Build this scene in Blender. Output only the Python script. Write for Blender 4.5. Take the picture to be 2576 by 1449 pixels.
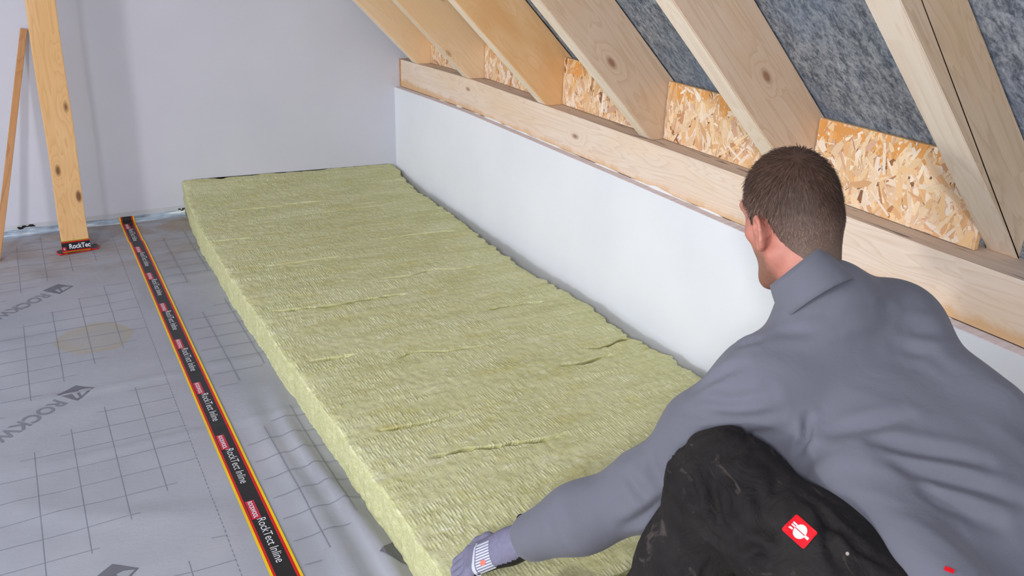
import bpy, bmesh, math, random
import numpy as np
from mathutils import Vector, Matrix
from mathutils.bvhtree import BVHTree

for o in list(bpy.data.objects):
    bpy.data.objects.remove(o)
SC = bpy.context.scene
COL = SC.collection
random.seed(7)
RNG = np.random.default_rng(11)

# ------------------------------------------------------------------ camera
cam_d = bpy.data.cameras.new('camera')
cam = bpy.data.objects.new('camera', cam_d)
COL.objects.link(cam)
SC.camera = cam
cam_d.sensor_width = 36.0
cam_d.lens = 2192.14 * 36.0 / 2576.0
cam_d.clip_start = 0.02
yaw, pit, rol = 0.5150, 0.3982, 0.0266
Fv = Vector((math.sin(yaw) * math.cos(pit), math.cos(yaw) * math.cos(pit), -math.sin(pit)))
Rv = Vector((math.cos(yaw), -math.sin(yaw), 0))
Uv = Rv.cross(Fv)
R2 = Rv * math.cos(rol) + Uv * math.sin(rol)
U2 = -Rv * math.sin(rol) + Uv * math.cos(rol)
M = Matrix((R2, U2, -Fv)).transposed().to_4x4()
M.translation = Vector((-1.7200, -4.3542, 1.3769))
cam.matrix_world = M
cam_d.dof.use_dof = True
cam_d.dof.focus_distance = 2.35
cam_d.dof.aperture_fstop = 10.0

# ------------------------------------------------------------------ world, lamps, exposure
W = bpy.data.worlds.new('daylight')
SC.world = W
W.use_nodes = True
wb = W.node_tree.nodes['Background']
wb.inputs[0].default_value = (0.83, 0.90, 1.0, 1)
wb.inputs[1].default_value = 2.4


def area_light(name, loc, target, size, watts, color):
    d = bpy.data.lights.new(name, 'AREA')
    d.shape = 'RECTANGLE'
    d.size, d.size_y = size
    d.energy = watts
    d.color = color
    o = bpy.data.objects.new(name, d)
    COL.objects.link(o)
    o.location = loc
    o.rotation_euler = (Vector(target) - Vector(loc)).to_track_quat('-Z', 'Y').to_euler()
    return o


area_light('work_lamp', (-4.3, -3.6, 1.36), (-0.2, -1.9, 0.5), (0.36, 0.36), 44, (1.0, 0.98, 0.96))
area_light('far_lamp', (-3.4, -6.0, 2.4), (-0.7, -0.8, 0.5), (0.40, 0.40), 84, (0.98, 0.98, 1.0))

SC.view_settings.view_transform = 'Standard'
SC.view_settings.look = 'None'
SC.view_settings.gamma = 1.0
SC.view_settings.use_curve_mapping = False
SC.view_settings.exposure = -0.02


# ------------------------------------------------------------------ helpers: objects
def tag(o, label=None, cat=None, group=None, kind=None):
    if label: o['label'] = label
    if cat: o['category'] = cat
    if group: o['group'] = group
    if kind: o['kind'] = kind
    return o


def link(name, me, mats, parent=None, smooth=False):
    o = bpy.data.objects.new(name, me)
    COL.objects.link(o)
    if not isinstance(mats, (list, tuple)):
        mats = [mats]
    if not me.materials:
        for m in mats:
            me.materials.append(m)
    if smooth:
        me.polygons.foreach_set('use_smooth', np.ones(len(me.polygons), bool))
    if parent is not None:
        o.parent = parent
    return o


def mesh_from(name, verts, faces, mi=None):
    me = bpy.data.meshes.new(name)
    me.from_pydata([tuple(v) for v in verts], [], [tuple(f) for f in faces])
    if mi is not None:
        me.polygons.foreach_set('material_index', np.array(mi, dtype=np.int32))
    me.update()
    return me


def np_mesh(name, V, Q, mi=None):
    """fast quad mesh from arrays"""
    me = bpy.data.meshes.new(name)
    V = np.asarray(V, np.float32)
    Q = np.asarray(Q, np.int32)
    k = Q.shape[1]
    me.vertices.add(len(V))
    me.vertices.foreach_set('co', V.ravel())
    me.loops.add(Q.size)
    me.loops.foreach_set('vertex_index', Q.ravel())
    me.polygons.add(len(Q))
    me.polygons.foreach_set('loop_start', np.arange(len(Q), dtype=np.int32) * k)
    try:
        me.polygons.foreach_set('loop_total', np.full(len(Q), k, np.int32))
    except Exception:
        pass
    if mi is not None:
        me.polygons.foreach_set('material_index', np.asarray(mi, np.int32))
    me.update(calc_edges=True)
    me.validate()
    return me


def box_bm(x0, x1, y0, y1, z0, z1, bevel=0.0, seg=2):
    bm = bmesh.new()
    bmesh.ops.create_cube(bm, size=1)
    for v in bm.verts:
        v.co = Vector((x0 + (v.co.x + .5) * (x1 - x0), y0 + (v.co.y + .5) * (y1 - y0), z0 + (v.co.z + .5) * (z1 - z0)))
    if bevel:
        bmesh.ops.bevel(bm, geom=bm.edges[:], offset=bevel, segments=seg, affect='EDGES', profile=0.7)
    return bm


def bm_obj(name, bm, mats, parent=None, smooth=False):
    me = bpy.data.meshes.new(name)
    bm.to_mesh(me)
    bm.free()
    return link(name, me, mats, parent, smooth)


def empty(name, loc=(0, 0, 0)):
    o = bpy.data.objects.new(name, None)
    COL.objects.link(o)
    o.location = loc
    o.empty_display_size = 0.05
    return o


# ------------------------------------------------------------------ helpers: noise
def vnoise(P, seed=0):
    """value noise, P (n,d<=3) -> -1..1"""
    P = np.asarray(P, np.float64)
    i = np.floor(P).astype(np.int64)
    f = P - i
    f = f * f * (3 - 2 * f)
    d = P.shape[1]
    out = np.zeros(len(P))
    for c in range(2 ** d):
        w = np.ones(len(P))
        h = np.full(len(P), seed * 7919 + 13, np.int64)
        for a in range(d):
            b = (c >> a) & 1
            w = w * (f[:, a] if b else 1 - f[:, a])
            h = (h * 1103515245 + (i[:, a] + b) * (374761393 + a * 668265263)) & 0x7fffffff
            h = h ^ (h >> 13)
        h = (h * 1274126177) & 0x7fffffff
        h = h ^ (h >> 16)
        out += w * ((h & 0xffff) / 32767.5 - 1)
    return out


def fbm(P, seed=0, oct=3, gain=.5):
    s, a, t = 0, 1.0, 0
    P = np.asarray(P, float)
    for k in range(oct):
        s = s + a * vnoise(P * 2 ** k, seed + k * 17)
        t += a
        a *= gain
    return s / t


# ------------------------------------------------------------------ helpers: materials
class NT:
    def __init__(s, name, rough=.8, spec=.3):
        s.m = bpy.data.materials.new(name)
        s.m.use_nodes = True
        s.t = s.m.node_tree
        s.b = s.t.nodes['Principled BSDF']
        s.b.inputs['Roughness'].default_value = rough
        s.b.inputs['Specular IOR Level'].default_value = spec

    def n(s, typ, **kw):
        nd = s.t.nodes.new(typ)
        ins = kw.pop('ins', {})
        for k, v in kw.items():
            setattr(nd, k, v)
        for k, v in ins.items():
            if hasattr(v, 'is_linked') or isinstance(v, bpy.types.NodeSocket):
                s.t.links.new(v, nd.inputs[k])
            else:
                nd.inputs[k].default_value = v
        return nd

    def ln(s, a, b):
        s.t.links.new(a, b)

    def coord(s, scale=(1, 1, 1), out='Object', rot=(0, 0, 0), loc=None):
        tc = s.n('ShaderNodeTexCoord')
        mp = s.n('ShaderNodeMapping', ins={'Vector': tc.outputs[out], 'Scale': scale, 'Rotation': rot})
        if loc is not None:
            if isinstance(loc, bpy.types.NodeSocket):
                s.ln(loc, mp.inputs['Location'])
            else:
                mp.inputs['Location'].default_value = loc
        return mp.outputs[0]

    def noise(s, vec, scale, detail=4, rough=.55, dist=0.0):
        return s.n('ShaderNodeTexNoise', ins={'Vector': vec, 'Scale': scale, 'Detail': detail, 'Roughness': rough,
                                              'Distortion': dist}).outputs[0]

    def ramp(s, fac, stops, interp='LINEAR'):
        r = s.n('ShaderNodeValToRGB', ins={'Fac': fac})
        r.color_ramp.interpolation = interp
        el = r.color_ramp.elements
        while len(el) < len(stops):
            el.new(0.5)
        for e, (p, c) in zip(el, stops):
            e.position = p
            e.color = (*c, 1) if len(c) == 3 else c
        return r.outputs[0]

    def mix(s, fac, a, b, mode='MIX'):
        mx = s.n('ShaderNodeMix', data_type='RGBA', blend_type=mode)
        for v, sock in ((fac, mx.inputs[0]), (a, mx.inputs[6]), (b, mx.inputs[7])):
            if isinstance(v, bpy.types.NodeSocket):
                s.ln(v, sock)
            elif isinstance(v, (tuple, list)):
                sock.default_value = (*v, 1) if len(v) == 3 else v
            else:
                sock.default_value = v
        return mx.outputs[2]

    def math(s, op, a, b=0.0, c=None):
        nd = s.n('ShaderNodeMath', operation=op)
        for i, v in enumerate((a, b) if c is None else (a, b, c)):
            if isinstance(v, bpy.types.NodeSocket):
                s.ln(v, nd.inputs[i])
            else:
                nd.inputs[i].default_value = v
        return nd.outputs[0]

    def col(s, c):
        if isinstance(c, bpy.types.NodeSocket):
            s.ln(c, s.b.inputs['Base Color'])
        else:
            s.b.inputs['Base Color'].default_value = (*c, 1)
        return s

    def bump(s, h, strength=.3, dist=.01):
        nd = s.n('ShaderNodeBump', ins={'Height': h, 'Strength': strength, 'Distance': dist})
        s.ln(nd.outputs[0], s.b.inputs['Normal'])
        return s


def srgb(r, g, b):
    def f(c):
        c /= 255.0
        return c / 12.92 if c <= .04045 else ((c + .055) / 1.055) ** 2.4
    return (f(r), f(g), f(b))


def mat_plain(name, c, rough=.7, spec=.3, noise_amt=.06, scale=30):
    t = NT(name, rough, spec)
    v = t.coord()
    n = t.noise(v, scale, 3)
    lo = tuple(max(0, x * (1 - noise_amt)) for x in c)
    hi = tuple(min(1, x * (1 + noise_amt)) for x in c)
    t.col(t.ramp(n, [(.3, lo), (.7, hi)]))
    return t.m


def mat_wood(name, base, dark, knot, knots=True, grain=1.0, vary=True, rough=.75, edge_stain=False, blotch=None):
    """planed softwood, grain along local X"""
    t = NT(name, rough, .2)
    oi = t.n('ShaderNodeObjectInfo')
    off = t.n('ShaderNodeCombineXYZ')
    rnd = t.math('MULTIPLY', oi.outputs['Random'], 37.0)
    t.ln(rnd, off.inputs[0]); t.ln(rnd, off.inputs[1]); t.ln(rnd, off.inputs[2])
    v = t.coord((1, 1, 1), loc=off.outputs[0])
    # knots: sparse cells in a stretched space
    vk = t.n('ShaderNodeMapping', ins={'Vector': v, 'Scale': (4.4, .45, 10.5)}).outputs[0]
    vo = t.n('ShaderNodeTexVoronoi', feature='F1', ins={'Vector': vk, 'Scale': 1.0, 'Randomness': 0.9})
    sep = t.n('ShaderNodeSeparateColor', ins={0: vo.outputs['Color']})
    pick = t.math('GREATER_THAN', sep.outputs[0], .36)
    kd = t.math('ADD', vo.outputs['Distance'], t.math('MULTIPLY', t.math('SUBTRACT', 1.0, pick), 2.0))
    # grain, warped around the knots
    warp = t.math('MULTIPLY', t.math('POWER', 2.718, t.math('MULTIPLY', kd, -4.0)), 1.1 if knots else 0.0)
    vg = t.n('ShaderNodeMapping', ins={'Vector': v, 'Scale': (0.9, 16.0, 16.0)}).outputs[0]
    n1 = t.noise(vg, 1.0, 2, .5, .4)
    ph = t.math('ADD', t.math('MULTIPLY', n1, 9.0 * grain), t.math('MULTIPLY', warp, 5.0))
    ring = t.math('FRACT', ph)
    rc = t.ramp(ring, [(0, (.25, .25, .25)), (.55, (.45, .45, .45)), (.9, (1, 1, 1)), (1, (.25, .25, .25))])
    vf = t.n('ShaderNodeMapping', ins={'Vector': v, 'Scale': (4, 160.0, 160.0)}).outputs[0]
    fine = t.noise(vf, 1.0, 3)
    g = t.math('ADD', t.math('MULTIPLY', rc, .42), t.math('MULTIPLY', fine, .42))
    c = t.ramp(g, [(.22, base), (.85, dark)])
    big = t.noise(t.n('ShaderNodeMapping', ins={'Vector': v, 'Scale': (2.0, 6.0, 6.0)}).outputs[0], 1.0, 3)
    c = t.mix(t.ramp(big, [(.42, (0, 0, 0)), (.7, (.5, .5, .5))]), c, tuple(x * y for x, y in zip(base, (.92, .78, .58))))
    # small dirt marks
    dn = t.noise(t.n('ShaderNodeMapping', ins={'Vector': v, 'Scale': (9, 26.0, 26.0)}).outputs[0], 1.0, 3, .6)
    c = t.mix(t.ramp(dn, [(.68, (0, 0, 0)), (.78, (.35, .35, .35))]), c, tuple(x * .5 for x in dark))
    if knots:
        rad = t.ramp(kd, [(.0, (1, 1, 1)), (.075, (.95, .95, .95)), (.10, (.55, .55, .55)), (.15, (0, 0, 0))])
        c = t.mix(rad, c, knot)
    if edge_stain:
        sp = t.n('ShaderNodeSeparateXYZ', ins={0: t.coord()})
        hz = t.n('ShaderNodeMapRange', ins={0: sp.outputs[2], 1: .578, 2: .628, 3: 1.0, 4: 0.0}).outputs[0]
        wob = t.noise(t.coord((14, 14, 5)), 1.0, 4, .65)
        fc = t.ramp(t.math('ADD', t.math('MULTIPLY', hz, .75), t.math('MULTIPLY', t.math('SUBTRACT', wob, .5), .9)), [(.34, (0, 0, 0)), (.62, (.75, .75, .75))])
        c = t.mix(fc, c, srgb(222, 178, 122))
    if blotch:
        bl = t.noise(t.n('ShaderNodeMapping', ins={'Vector': v, 'Scale': (1.6, 5.0, 5.0)}).outputs[0], 1.0, 3)
        c = t.mix(t.ramp(bl, [(.36, (0, 0, 0)), (.60, (.85, .85, .85))]), c, blotch)
    if vary:
        k = t.math('MULTIPLY_ADD', oi.outputs['Random'], .12, .94)
        hs = t.n('ShaderNodeHueSaturation', ins={'Value': k, 'Color': c})
        c = hs.outputs[0]
    t.col(c)
    t.bump(t.math('ADD', g, t.math('MULTIPLY', kd, .0)), .18, .002)
    return t.m


# ------------------------------------------------------------------ surface functions of the floor sheets
def sheet_h(x, y):
    """relief of the membrane lying on the boards (metres)"""
    x = np.asarray(x, float); y = np.asarray(y, float)
    P = np.stack([x, y], -1).reshape(-1, 2)
    a = fbm(P * (2.0, 7.0) + (3.1, .4), 3, 3) * .0042
    b = fbm(P * (4.5, 4.5), 9, 2) * .0018
    ridg = 1 - np.abs(vnoise(P * (1.3, 3.2) + P[:, [1]] * (.5, .0) + 5, 21))
    c = np.maximum(ridg - .86, 0) * .035
    # folds that run along the batt where the sheet is bunched up
    xx, yy = P[:, 0], P[:, 1]
    near = np.clip((-1.85 - yy) / .45, 0, 1)
    d = near * (.018 * np.exp(-((xx + 1.185 + .02 * np.sin(yy * 5)) / .022) ** 2)
                + .010 * np.exp(-((xx + 1.262 - .015 * np.sin(yy * 4)) / .03) ** 2))
    flat = 1 - .9 * np.exp(-((xx + 1.382) / .055) ** 4)          # the tape holds the joint flat
    return (((a + b + c) * flat + d * np.clip((xx + 1.325) / .03, 0, 1) + .006 * 1.0) * (1 - .8 * np.clip((xx + 1.14) / .03, 0, 1))).reshape(x.shape)


def drape(bm, off, step=.02):
    """cut a flat mesh along a grid and lay it on the sheet"""
    xs = [v.co.x for v in bm.verts]; ys = [v.co.y for v in bm.verts]
    k = math.ceil(min(xs) / step)
    while k * step < max(xs):
        bmesh.ops.bisect_plane(bm, geom=bm.verts[:] + bm.edges[:] + bm.faces[:], plane_co=(k * step, 0, 0), plane_no=(1, 0, 0))
        k += 1
    k = math.ceil(min(ys) / step)
    while k * step < max(ys):
        bmesh.ops.bisect_plane(bm, geom=bm.verts[:] + bm.edges[:] + bm.faces[:], plane_co=(0, k * step, 0), plane_no=(0, 1, 0))
        k += 1
    co = np.array([v.co[:] for v in bm.verts])
    z = sheet_h(co[:, 0], co[:, 1]) + off
    for v, zz in zip(bm.verts, z):
        v.co.z = zz


def text_mesh(s, size, xscale=1.0, weight=0.0, spacing=1.0):
    cu = bpy.data.curves.new('t', 'FONT')
    cu.body = s
    cu.size = size
    cu.offset = weight
    cu.space_character = spacing
    cu.fill_mode = 'FRONT' if hasattr(cu, 'fill_mode') else cu.fill_mode
    cu.resolution_u = 4
    o = bpy.data.objects.new('t', cu)
    COL.objects.link(o)
    dg = bpy.context.evaluated_depsgraph_get()
    me = bpy.data.meshes.new_from_object(o.evaluated_get(dg))
    bpy.data.objects.remove(o)
    bpy.data.curves.remove(cu)
    for v in me.vertices:
        v.co.x *= xscale
    return me


def text_bm(s, size, xscale=1.0, weight=0.0, spacing=1.0, fit=None):
    me = text_mesh(s, size, xscale, weight, spacing)
    bm = bmesh.new()
    bm.from_mesh(me)
    bpy.data.meshes.remove(me)
    if fit:
        x0 = min(v.co.x for v in bm.verts); x1 = max(v.co.x for v in bm.verts)
        for v in bm.verts:
            v.co.x = (v.co.x - x0) / (x1 - x0) * fit
    return bm


# ================================================================== MATERIALS
def make_materials():
    m = {}
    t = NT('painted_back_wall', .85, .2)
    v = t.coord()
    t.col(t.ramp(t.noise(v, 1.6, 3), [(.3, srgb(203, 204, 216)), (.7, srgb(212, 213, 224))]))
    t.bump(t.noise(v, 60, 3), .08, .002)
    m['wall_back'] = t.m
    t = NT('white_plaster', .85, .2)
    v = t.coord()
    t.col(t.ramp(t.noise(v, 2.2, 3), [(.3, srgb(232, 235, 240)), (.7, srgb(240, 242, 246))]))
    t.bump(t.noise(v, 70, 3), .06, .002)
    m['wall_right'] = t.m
    t = NT('raw_board_edge', .9, .1)
    v = t.coord((3, 20, 20))
    t.col(t.ramp(t.noise(v, 4, 4), [(.3, srgb(214, 203, 208)), (.7, srgb(232, 226, 228))]))
    m['ledge'] = t.m
    m['rough_plaster'] = mat_plain('filler_beads', srgb(240, 240, 240), .9, .1)
    m['subfloor'] = mat_plain('chipboard_floor', srgb(150, 130, 105), .9, .1)

    # membrane
    t = NT('vapour_membrane_film', .55, .35)
    v = t.coord()
    fib = t.noise(t.coord((30, 60, 1)), 6, 4, .7)
    c = t.ramp(t.noise(v, 2.5, 4, .6), [(.3, srgb(156, 158, 167)), (.5, srgb(164, 166, 175)), (.72, srgb(173, 174, 182))])
    c = t.mix(t.math('MULTIPLY', fib, .25), c, srgb(146, 149, 157))
    # brown trodden dirt towards the gable wall
    sx = t.n('ShaderNodeSeparateXYZ', ins={0: t.coord()})
    band = t.n('ShaderNodeMapRange', ins={0: sx.outputs[1], 1: -1.0, 2: -.15, 3: 0.0, 4: 1.0}).outputs[0]
    dn = t.noise(t.coord((3, 5, 1)), 1.4, 5, .65, .6)
    fac = t.math('MULTIPLY', t.ramp(dn, [(.38, (0, 0, 0)), (.60, (.8, .8, .8))]), band)
    c = t.mix(fac, c, srgb(152, 134, 118))
    # one dried water stain
    dist = t.n('ShaderNodeVectorMath', operation='DISTANCE', ins={0: t.coord((1.0, 1.0, 0), loc=(0, 0, 0)), 1: (-1.640, -1.285, 0)})
    dd = t.math('ADD', dist.outputs['Value'], t.math('MULTIPLY', t.math('SUBTRACT', t.noise(t.coord(), 9, 3), .5), .07))
    st = t.ramp(dd, [(0, (.22, .22, .22)), (.085, (.30, .30, .30)), (.112, (.5, .5, .5)), (.128, (0, 0, 0))])
    c = t.mix(st, c, srgb(166, 150, 108))
    t.col(c)
    t.bump(t.noise(t.coord((1, 1.6, 1)), 34, 4, .6), .22, .004)
    t.b.inputs['Roughness'].default_value = .68
    m['membrane'] = t.m
    m['print_line'] = mat_plain('grey_print_line', srgb(130, 134, 145), .7)
    m['print_fade'] = mat_plain('grey_print_lettering', srgb(126, 127, 137), .7)
    m['print_logo'] = mat_plain('grey_print_emblem', srgb(108, 109, 118), .7)
    m['print_light'] = mat_plain('emblem_cutout', srgb(154, 157, 165), .7)

    m['tape_black'] = mat_plain('tape_black', srgb(34, 34, 37), .38, .4, .1)
    m['tape_red'] = mat_plain('tape_red', srgb(206, 28, 30), .4, .4, .03)
    m['tape_label'] = mat_plain('tape_label_red', srgb(196, 40, 66), .4, .4, .03)
    m['tape_yellow'] = mat_plain('tape_yellow', srgb(240, 200, 20), .4, .4, .03)
    m['tape_white'] = mat_plain('tape_white', srgb(222, 224, 228), .5, .3, .02)
    m['tape_green'] = mat_plain('tape_edge_green', srgb(150, 150, 40), .5, .3, .1)
    t = NT('sealing_strip_film', .35, .5)
    v = t.coord((4, 30, 30))
    c = t.ramp(t.noise(v, 1.6, 5, .65), [(.36, srgb(118, 128, 142)), (.5, srgb(168, 184, 200)), (.58, srgb(190, 206, 220)), (.62, srgb(240, 240, 240))])
    t.col(c)
    t.bump(t.noise(v, 3, 4), .5, .006)
    m['strip'] = t.m
    m['stain'] = mat_plain('black_mastic', srgb(24, 20, 18), .6)
    m['skirt_grey'] = mat_plain('grey_primer_band', srgb(196, 198, 204), .8, .2, .05, 12)

    # timber
    m['rafter_warm'] = mat_wood('rafter_spruce_warm', srgb(244, 216, 182), srgb(224, 190, 150), srgb(150, 100, 72), blotch=srgb(236, 198, 152))
    m['rafter_orange'] = mat_wood('rafter_spruce_orange', srgb(242, 208, 166), srgb(222, 180, 132), srgb(146, 96, 66), blotch=srgb(218, 168, 112))
    m['rafter'] = mat_wood('rafter_spruce_pale', srgb(224, 200, 176), srgb(200, 170, 142), srgb(158, 118, 94))
    m['rafter_grey'] = mat_wood('rafter_spruce_grey', srgb(212, 188, 160), srgb(184, 158, 130), srgb(140, 106, 86))
    m['rafter_sawn_lit'] = mat_wood('rafter_sawn_edge_lit', srgb(246, 232, 214), srgb(230, 208, 184), srgb(176, 140, 118), True, .6)  # sawn undersides, painted paler for the light they catch
    m['beam'] = mat_wood('wall_plate_spruce', srgb(244, 226, 208), srgb(224, 198, 174), srgb(160, 118, 98), True, 1.2, edge_stain=True)
    m['post'] = mat_wood('post_spruce', srgb(226, 186, 136), srgb(204, 156, 104), srgb(120, 84, 56), True, .7)
    m['lath'] = mat_wood('lath_spruce', srgb(206, 158, 112), srgb(170, 118, 76), srgb(96, 58, 36), True, .8)
    t = NT('grey_timber_top', .9, .1)  # top face of the plate: darker than its front, with grey marks
    c = t.ramp(t.noise(t.coord((2, 30, 30)), 2, 4, .6), [(.3, srgb(202, 182, 164)), (.7, srgb(220, 202, 186))])
    mk = t.noise(t.coord((5, 40, 10)), 1.3, 4, .6, .5)
    c = t.mix(t.ramp(mk, [(.60, (0, 0, 0)), (.68, (.8, .8, .8))]), c, srgb(120, 114, 112))
    t.col(c)
    m['timber_top'] = t.m
    t = NT('strand_board_core', .7, .25)
    c = t.ramp(t.noise(t.coord((1, 9, 26)), 3, 5, .65), [(.3, srgb(222, 176, 124)), (.55, srgb(236, 198, 150)), (.75, srgb(244, 214, 174))])
    t.col(c)
    m['osb'] = t.m
    t = NT('strand_flakes', .62, .25)
    at = t.n('ShaderNodeVertexColor', layer_name='tone')
    fl = t.noise(t.coord((60, 60, 60)), 2.0, 3)
    t.col(t.mix(t.math('MULTIPLY', fl, .3), at.outputs[0], srgb(214, 160, 106)))
    m['flakes'] = t.m

    # felt
    t = NT('roof_felt_fleece', .95, .05)
    v = t.coord((1, 1, 1))
    n1 = t.noise(t.coord((1.0, 2.2, 1.0)), 22, 5, .62, .5)
    n2 = t.noise(t.coord((1.0, 1.6, 1.0)), 75, 4, .6, .8)
    f = t.math('ADD', t.math('MULTIPLY', n1, .55), t.math('MULTIPLY', n2, .5))
    c = t.ramp(f, [(.34, srgb(72, 77, 88)), (.46, srgb(108, 114, 124)), (.56, srgb(148, 153, 161)), (.70, srgb(182, 186, 191))])
    bl = t.noise(v, 5, 3)
    c = t.mix(t.ramp(bl, [(.4, (0, 0, 0)), (.7, (.45, .45, .45))]), c, srgb(104, 124, 150))
    t.col(c)
    t.bump(f, .4, .004)
    m['felt'] = t.m

    # mineral wool
    t = NT('mineral_wool_top', .95, .05)
    v = t.coord()
    big = t.noise(t.coord((2.2, 7, 2)), 2.0, 4, .6)
    fib = t.noise(t.coord((14, 30, 14)), 5, 4, .7, 1.2)
    # crimped rows of small strokes
    row = t.coord((128, 30, 0))
    wv = t.n('ShaderNodeTexVoronoi', feature='F1', ins={'Vector': row, 'Scale': 1.0, 'Randomness': .55})
    strokes = t.ramp(wv.outputs['Distance'], [(.1, (1, 1, 1)), (.62, (0, 0, 0))])
    patch = t.ramp(t.noise(t.coord((3.5, 9, 1)), 1.6, 3), [(.42, (.15, .15, .15)), (.6, (1, 1, 1))])
    stk = t.math('MULTIPLY', strokes, patch)
    c = t.ramp(big, [(.3, srgb(200, 200, 140)), (.5, srgb(218, 219, 166)), (.7, srgb(232, 232, 190))])
    c = t.mix(t.ramp(fib, [(.4, (0, 0, 0)), (.68, (.75, .75, .75))]), c, srgb(242, 240, 212))
    c = t.mix(t.math('MULTIPLY', t.math('SUBTRACT', 1.0, stk), .34), c, srgb(172, 168, 98))
    tuf = t.noise(t.coord((9, 22, 9)), 2.2, 5, .7, 1.5)
    c = t.mix(t.ramp(tuf, [(.58, (0, 0, 0)), (.70, (.85, .85, .85))]), c, srgb(240, 238, 216))
    yel = t.noise(t.coord((5, 9, 3)), 2, 3)
    c = t.mix(t.ramp(yel, [(.55, (0, 0, 0)), (.75, (.35, .35, .35))]), c, srgb(206, 188, 104))
    t.col(c)
    h = t.math('ADD', t.math('MULTIPLY', stk, .9), t.math('MULTIPLY', fib, .8))
    t.bump(h, .6, .004)
    m['wool_top'] = t.m
    t = NT('mineral_wool_cut', .95, .05)
    f1 = t.noise(t.coord((8, 30, 60)), 3, 4, .7, .8)
    c = t.ramp(f1, [(.3, srgb(180, 178, 126)), (.5, srgb(198, 197, 150)), (.7, srgb(212, 211, 172))])
    t.col(c)
    t.bump(f1, .5, .004)
    m['wool_side'] = t.m

    # person
    t = NT('skin', .5, .35)
    c = t.ramp(t.noise(t.coord(), 18, 4), [(.3, srgb(188, 118, 102)), (.7, srgb(208, 142, 124))])
    at = t.n('ShaderNodeVertexColor', layer_name='beard')
    sp_ = t.math('MULTIPLY', t.math('MULTIPLY', at.outputs[0], t.noise(t.coord(), 700, 2)), 1.25)
    c = t.mix(sp_, c, srgb(112, 82, 70))
    t.col(c)
    t.b.inputs['Subsurface Weight'].default_value = .08
    t.b.inputs['Subsurface Radius'].default_value = (.01, .004, .002)
    m['skin'] = t.m
    m['stubble'] = mat_plain('stubble', srgb(150, 104, 88), .7)
    m['eye'] = mat_plain('eye_white', srgb(230, 226, 222), .2, .5, .01)
    m['iris'] = mat_plain('eye_iris', srgb(60, 50, 40), .2, .5, .01)
    t = NT('brown_hair', .55, .3)
    sz = t.n('ShaderNodeSeparateXYZ', ins={0: t.coord()})
    hz = t.n('ShaderNodeMapRange', ins={0: sz.outputs[2], 1: .835, 2: .955, 3: 0.0, 4: 1.0}).outputs[0]
    hz = t.math('ADD', hz, t.math('MULTIPLY', t.math('SUBTRACT', t.noise(t.coord(), 30, 3), .5), .5))
    c = t.ramp(hz, [(.1, srgb(132, 112, 100)), (.5, srgb(110, 88, 77)), (.85, srgb(82, 61, 51))])
    at = t.n('ShaderNodeVertexColor', layer_name='tone')
    c = t.mix(1.0, c, at.outputs[0], 'MULTIPLY')
    t.col(c)
    m['hair'] = t.m
    m['hair_short'] = mat_plain('cropped_hair', srgb(116, 96, 86), .6, .3, .1, 60)
    t = NT('grey_sweatshirt_cloth', .92, .15)
    v = t.coord()
    c = t.ramp(t.noise(v, 4, 3), [(.3, srgb(108, 109, 119)), (.7, srgb(116, 117, 128))])
    t.col(c)
    wr = t.noise(t.coord((1.0, 1.0, 1.0)), 11, 3, .5, .6)
    t.bump(t.math('ADD', t.math('MULTIPLY', t.noise(v, 400, 2), .1), wr), .22, .02)
    t.b.inputs['Sheen Weight'].default_value = .12
    m['shirt'] = t.m
    m['collar_in'] = mat_plain('grey_rib_knit', srgb(150, 158, 172), .9, .15, .05, 80)
    m['seam'] = mat_plain('dark_seam_thread', srgb(98, 98, 112), .9, .1)
    t = NT('black_work_trousers', .8, .25)
    v = t.coord()
    c = t.ramp(t.noise(v, 9, 4, .65), [(.35, srgb(27, 24, 24)), (.7, srgb(42, 38, 38))])
    sc = t.noise(t.coord((20, 4, 6), rot=(.4, .5, .3)), 2.5, 4, .6, 1.5)
    c = t.mix(t.ramp(sc, [(.62, (0, 0, 0)), (.72, (.35, .35, .35))]), c, srgb(112, 100, 94))
    t.col(c)
    t.bump(t.noise(v, 16, 4, .6, .8), .45, .02)
    m['trousers'] = t.m
    m['patch_red'] = mat_plain('badge_red', srgb(222, 16, 34), .55, .3, .02)
    m['patch_white'] = mat_plain('badge_white', srgb(226, 232, 236), .6, .3, .02)
    m['glove_knit'] = mat_plain('glove_knit', srgb(126, 124, 146), .9, .15, .08, 120)
    m['glove_palm'] = mat_plain('glove_black_palm', srgb(34, 32, 34), .6, .3, .1)
    m['glove_print'] = mat_plain('glove_print_white', srgb(206, 208, 220), .8, .2, .05)
    m['glove_orange'] = mat_plain('glove_print_orange', srgb(232, 128, 110), .8, .2, .05)
    m['boot'] = mat_plain('boot_leather', srgb(46, 40, 36), .6, .3, .1)
    m['sole'] = mat_plain('boot_sole', srgb(20, 20, 20), .8, .2, .1)
    m['steel'] = mat_plain('rivet', srgb(140, 128, 116), .35, .6, .03)
    return m


MT = make_materials()


# ================================================================== THE SETTING
def bow(y):
    """gentle sag of the knee wall's top and the plate on it"""
    a = np.interp(y, [-5.5, -3.4, -3.2, -2.95, -2.6, -2.1, -.82, -.5, 0], [-.012, -.012, -.013, -.010, -.003, .0, -.001, -.010, -.027])
    return float(a)


YS = [0.0, -.12, -.25, -.4, -.55, -.7, -.85, -1.1, -1.4, -1.7, -2.0, -2.3, -2.6, -2.8, -3.0, -3.2, -3.4, -3.8, -4.4, -5.6]


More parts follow.
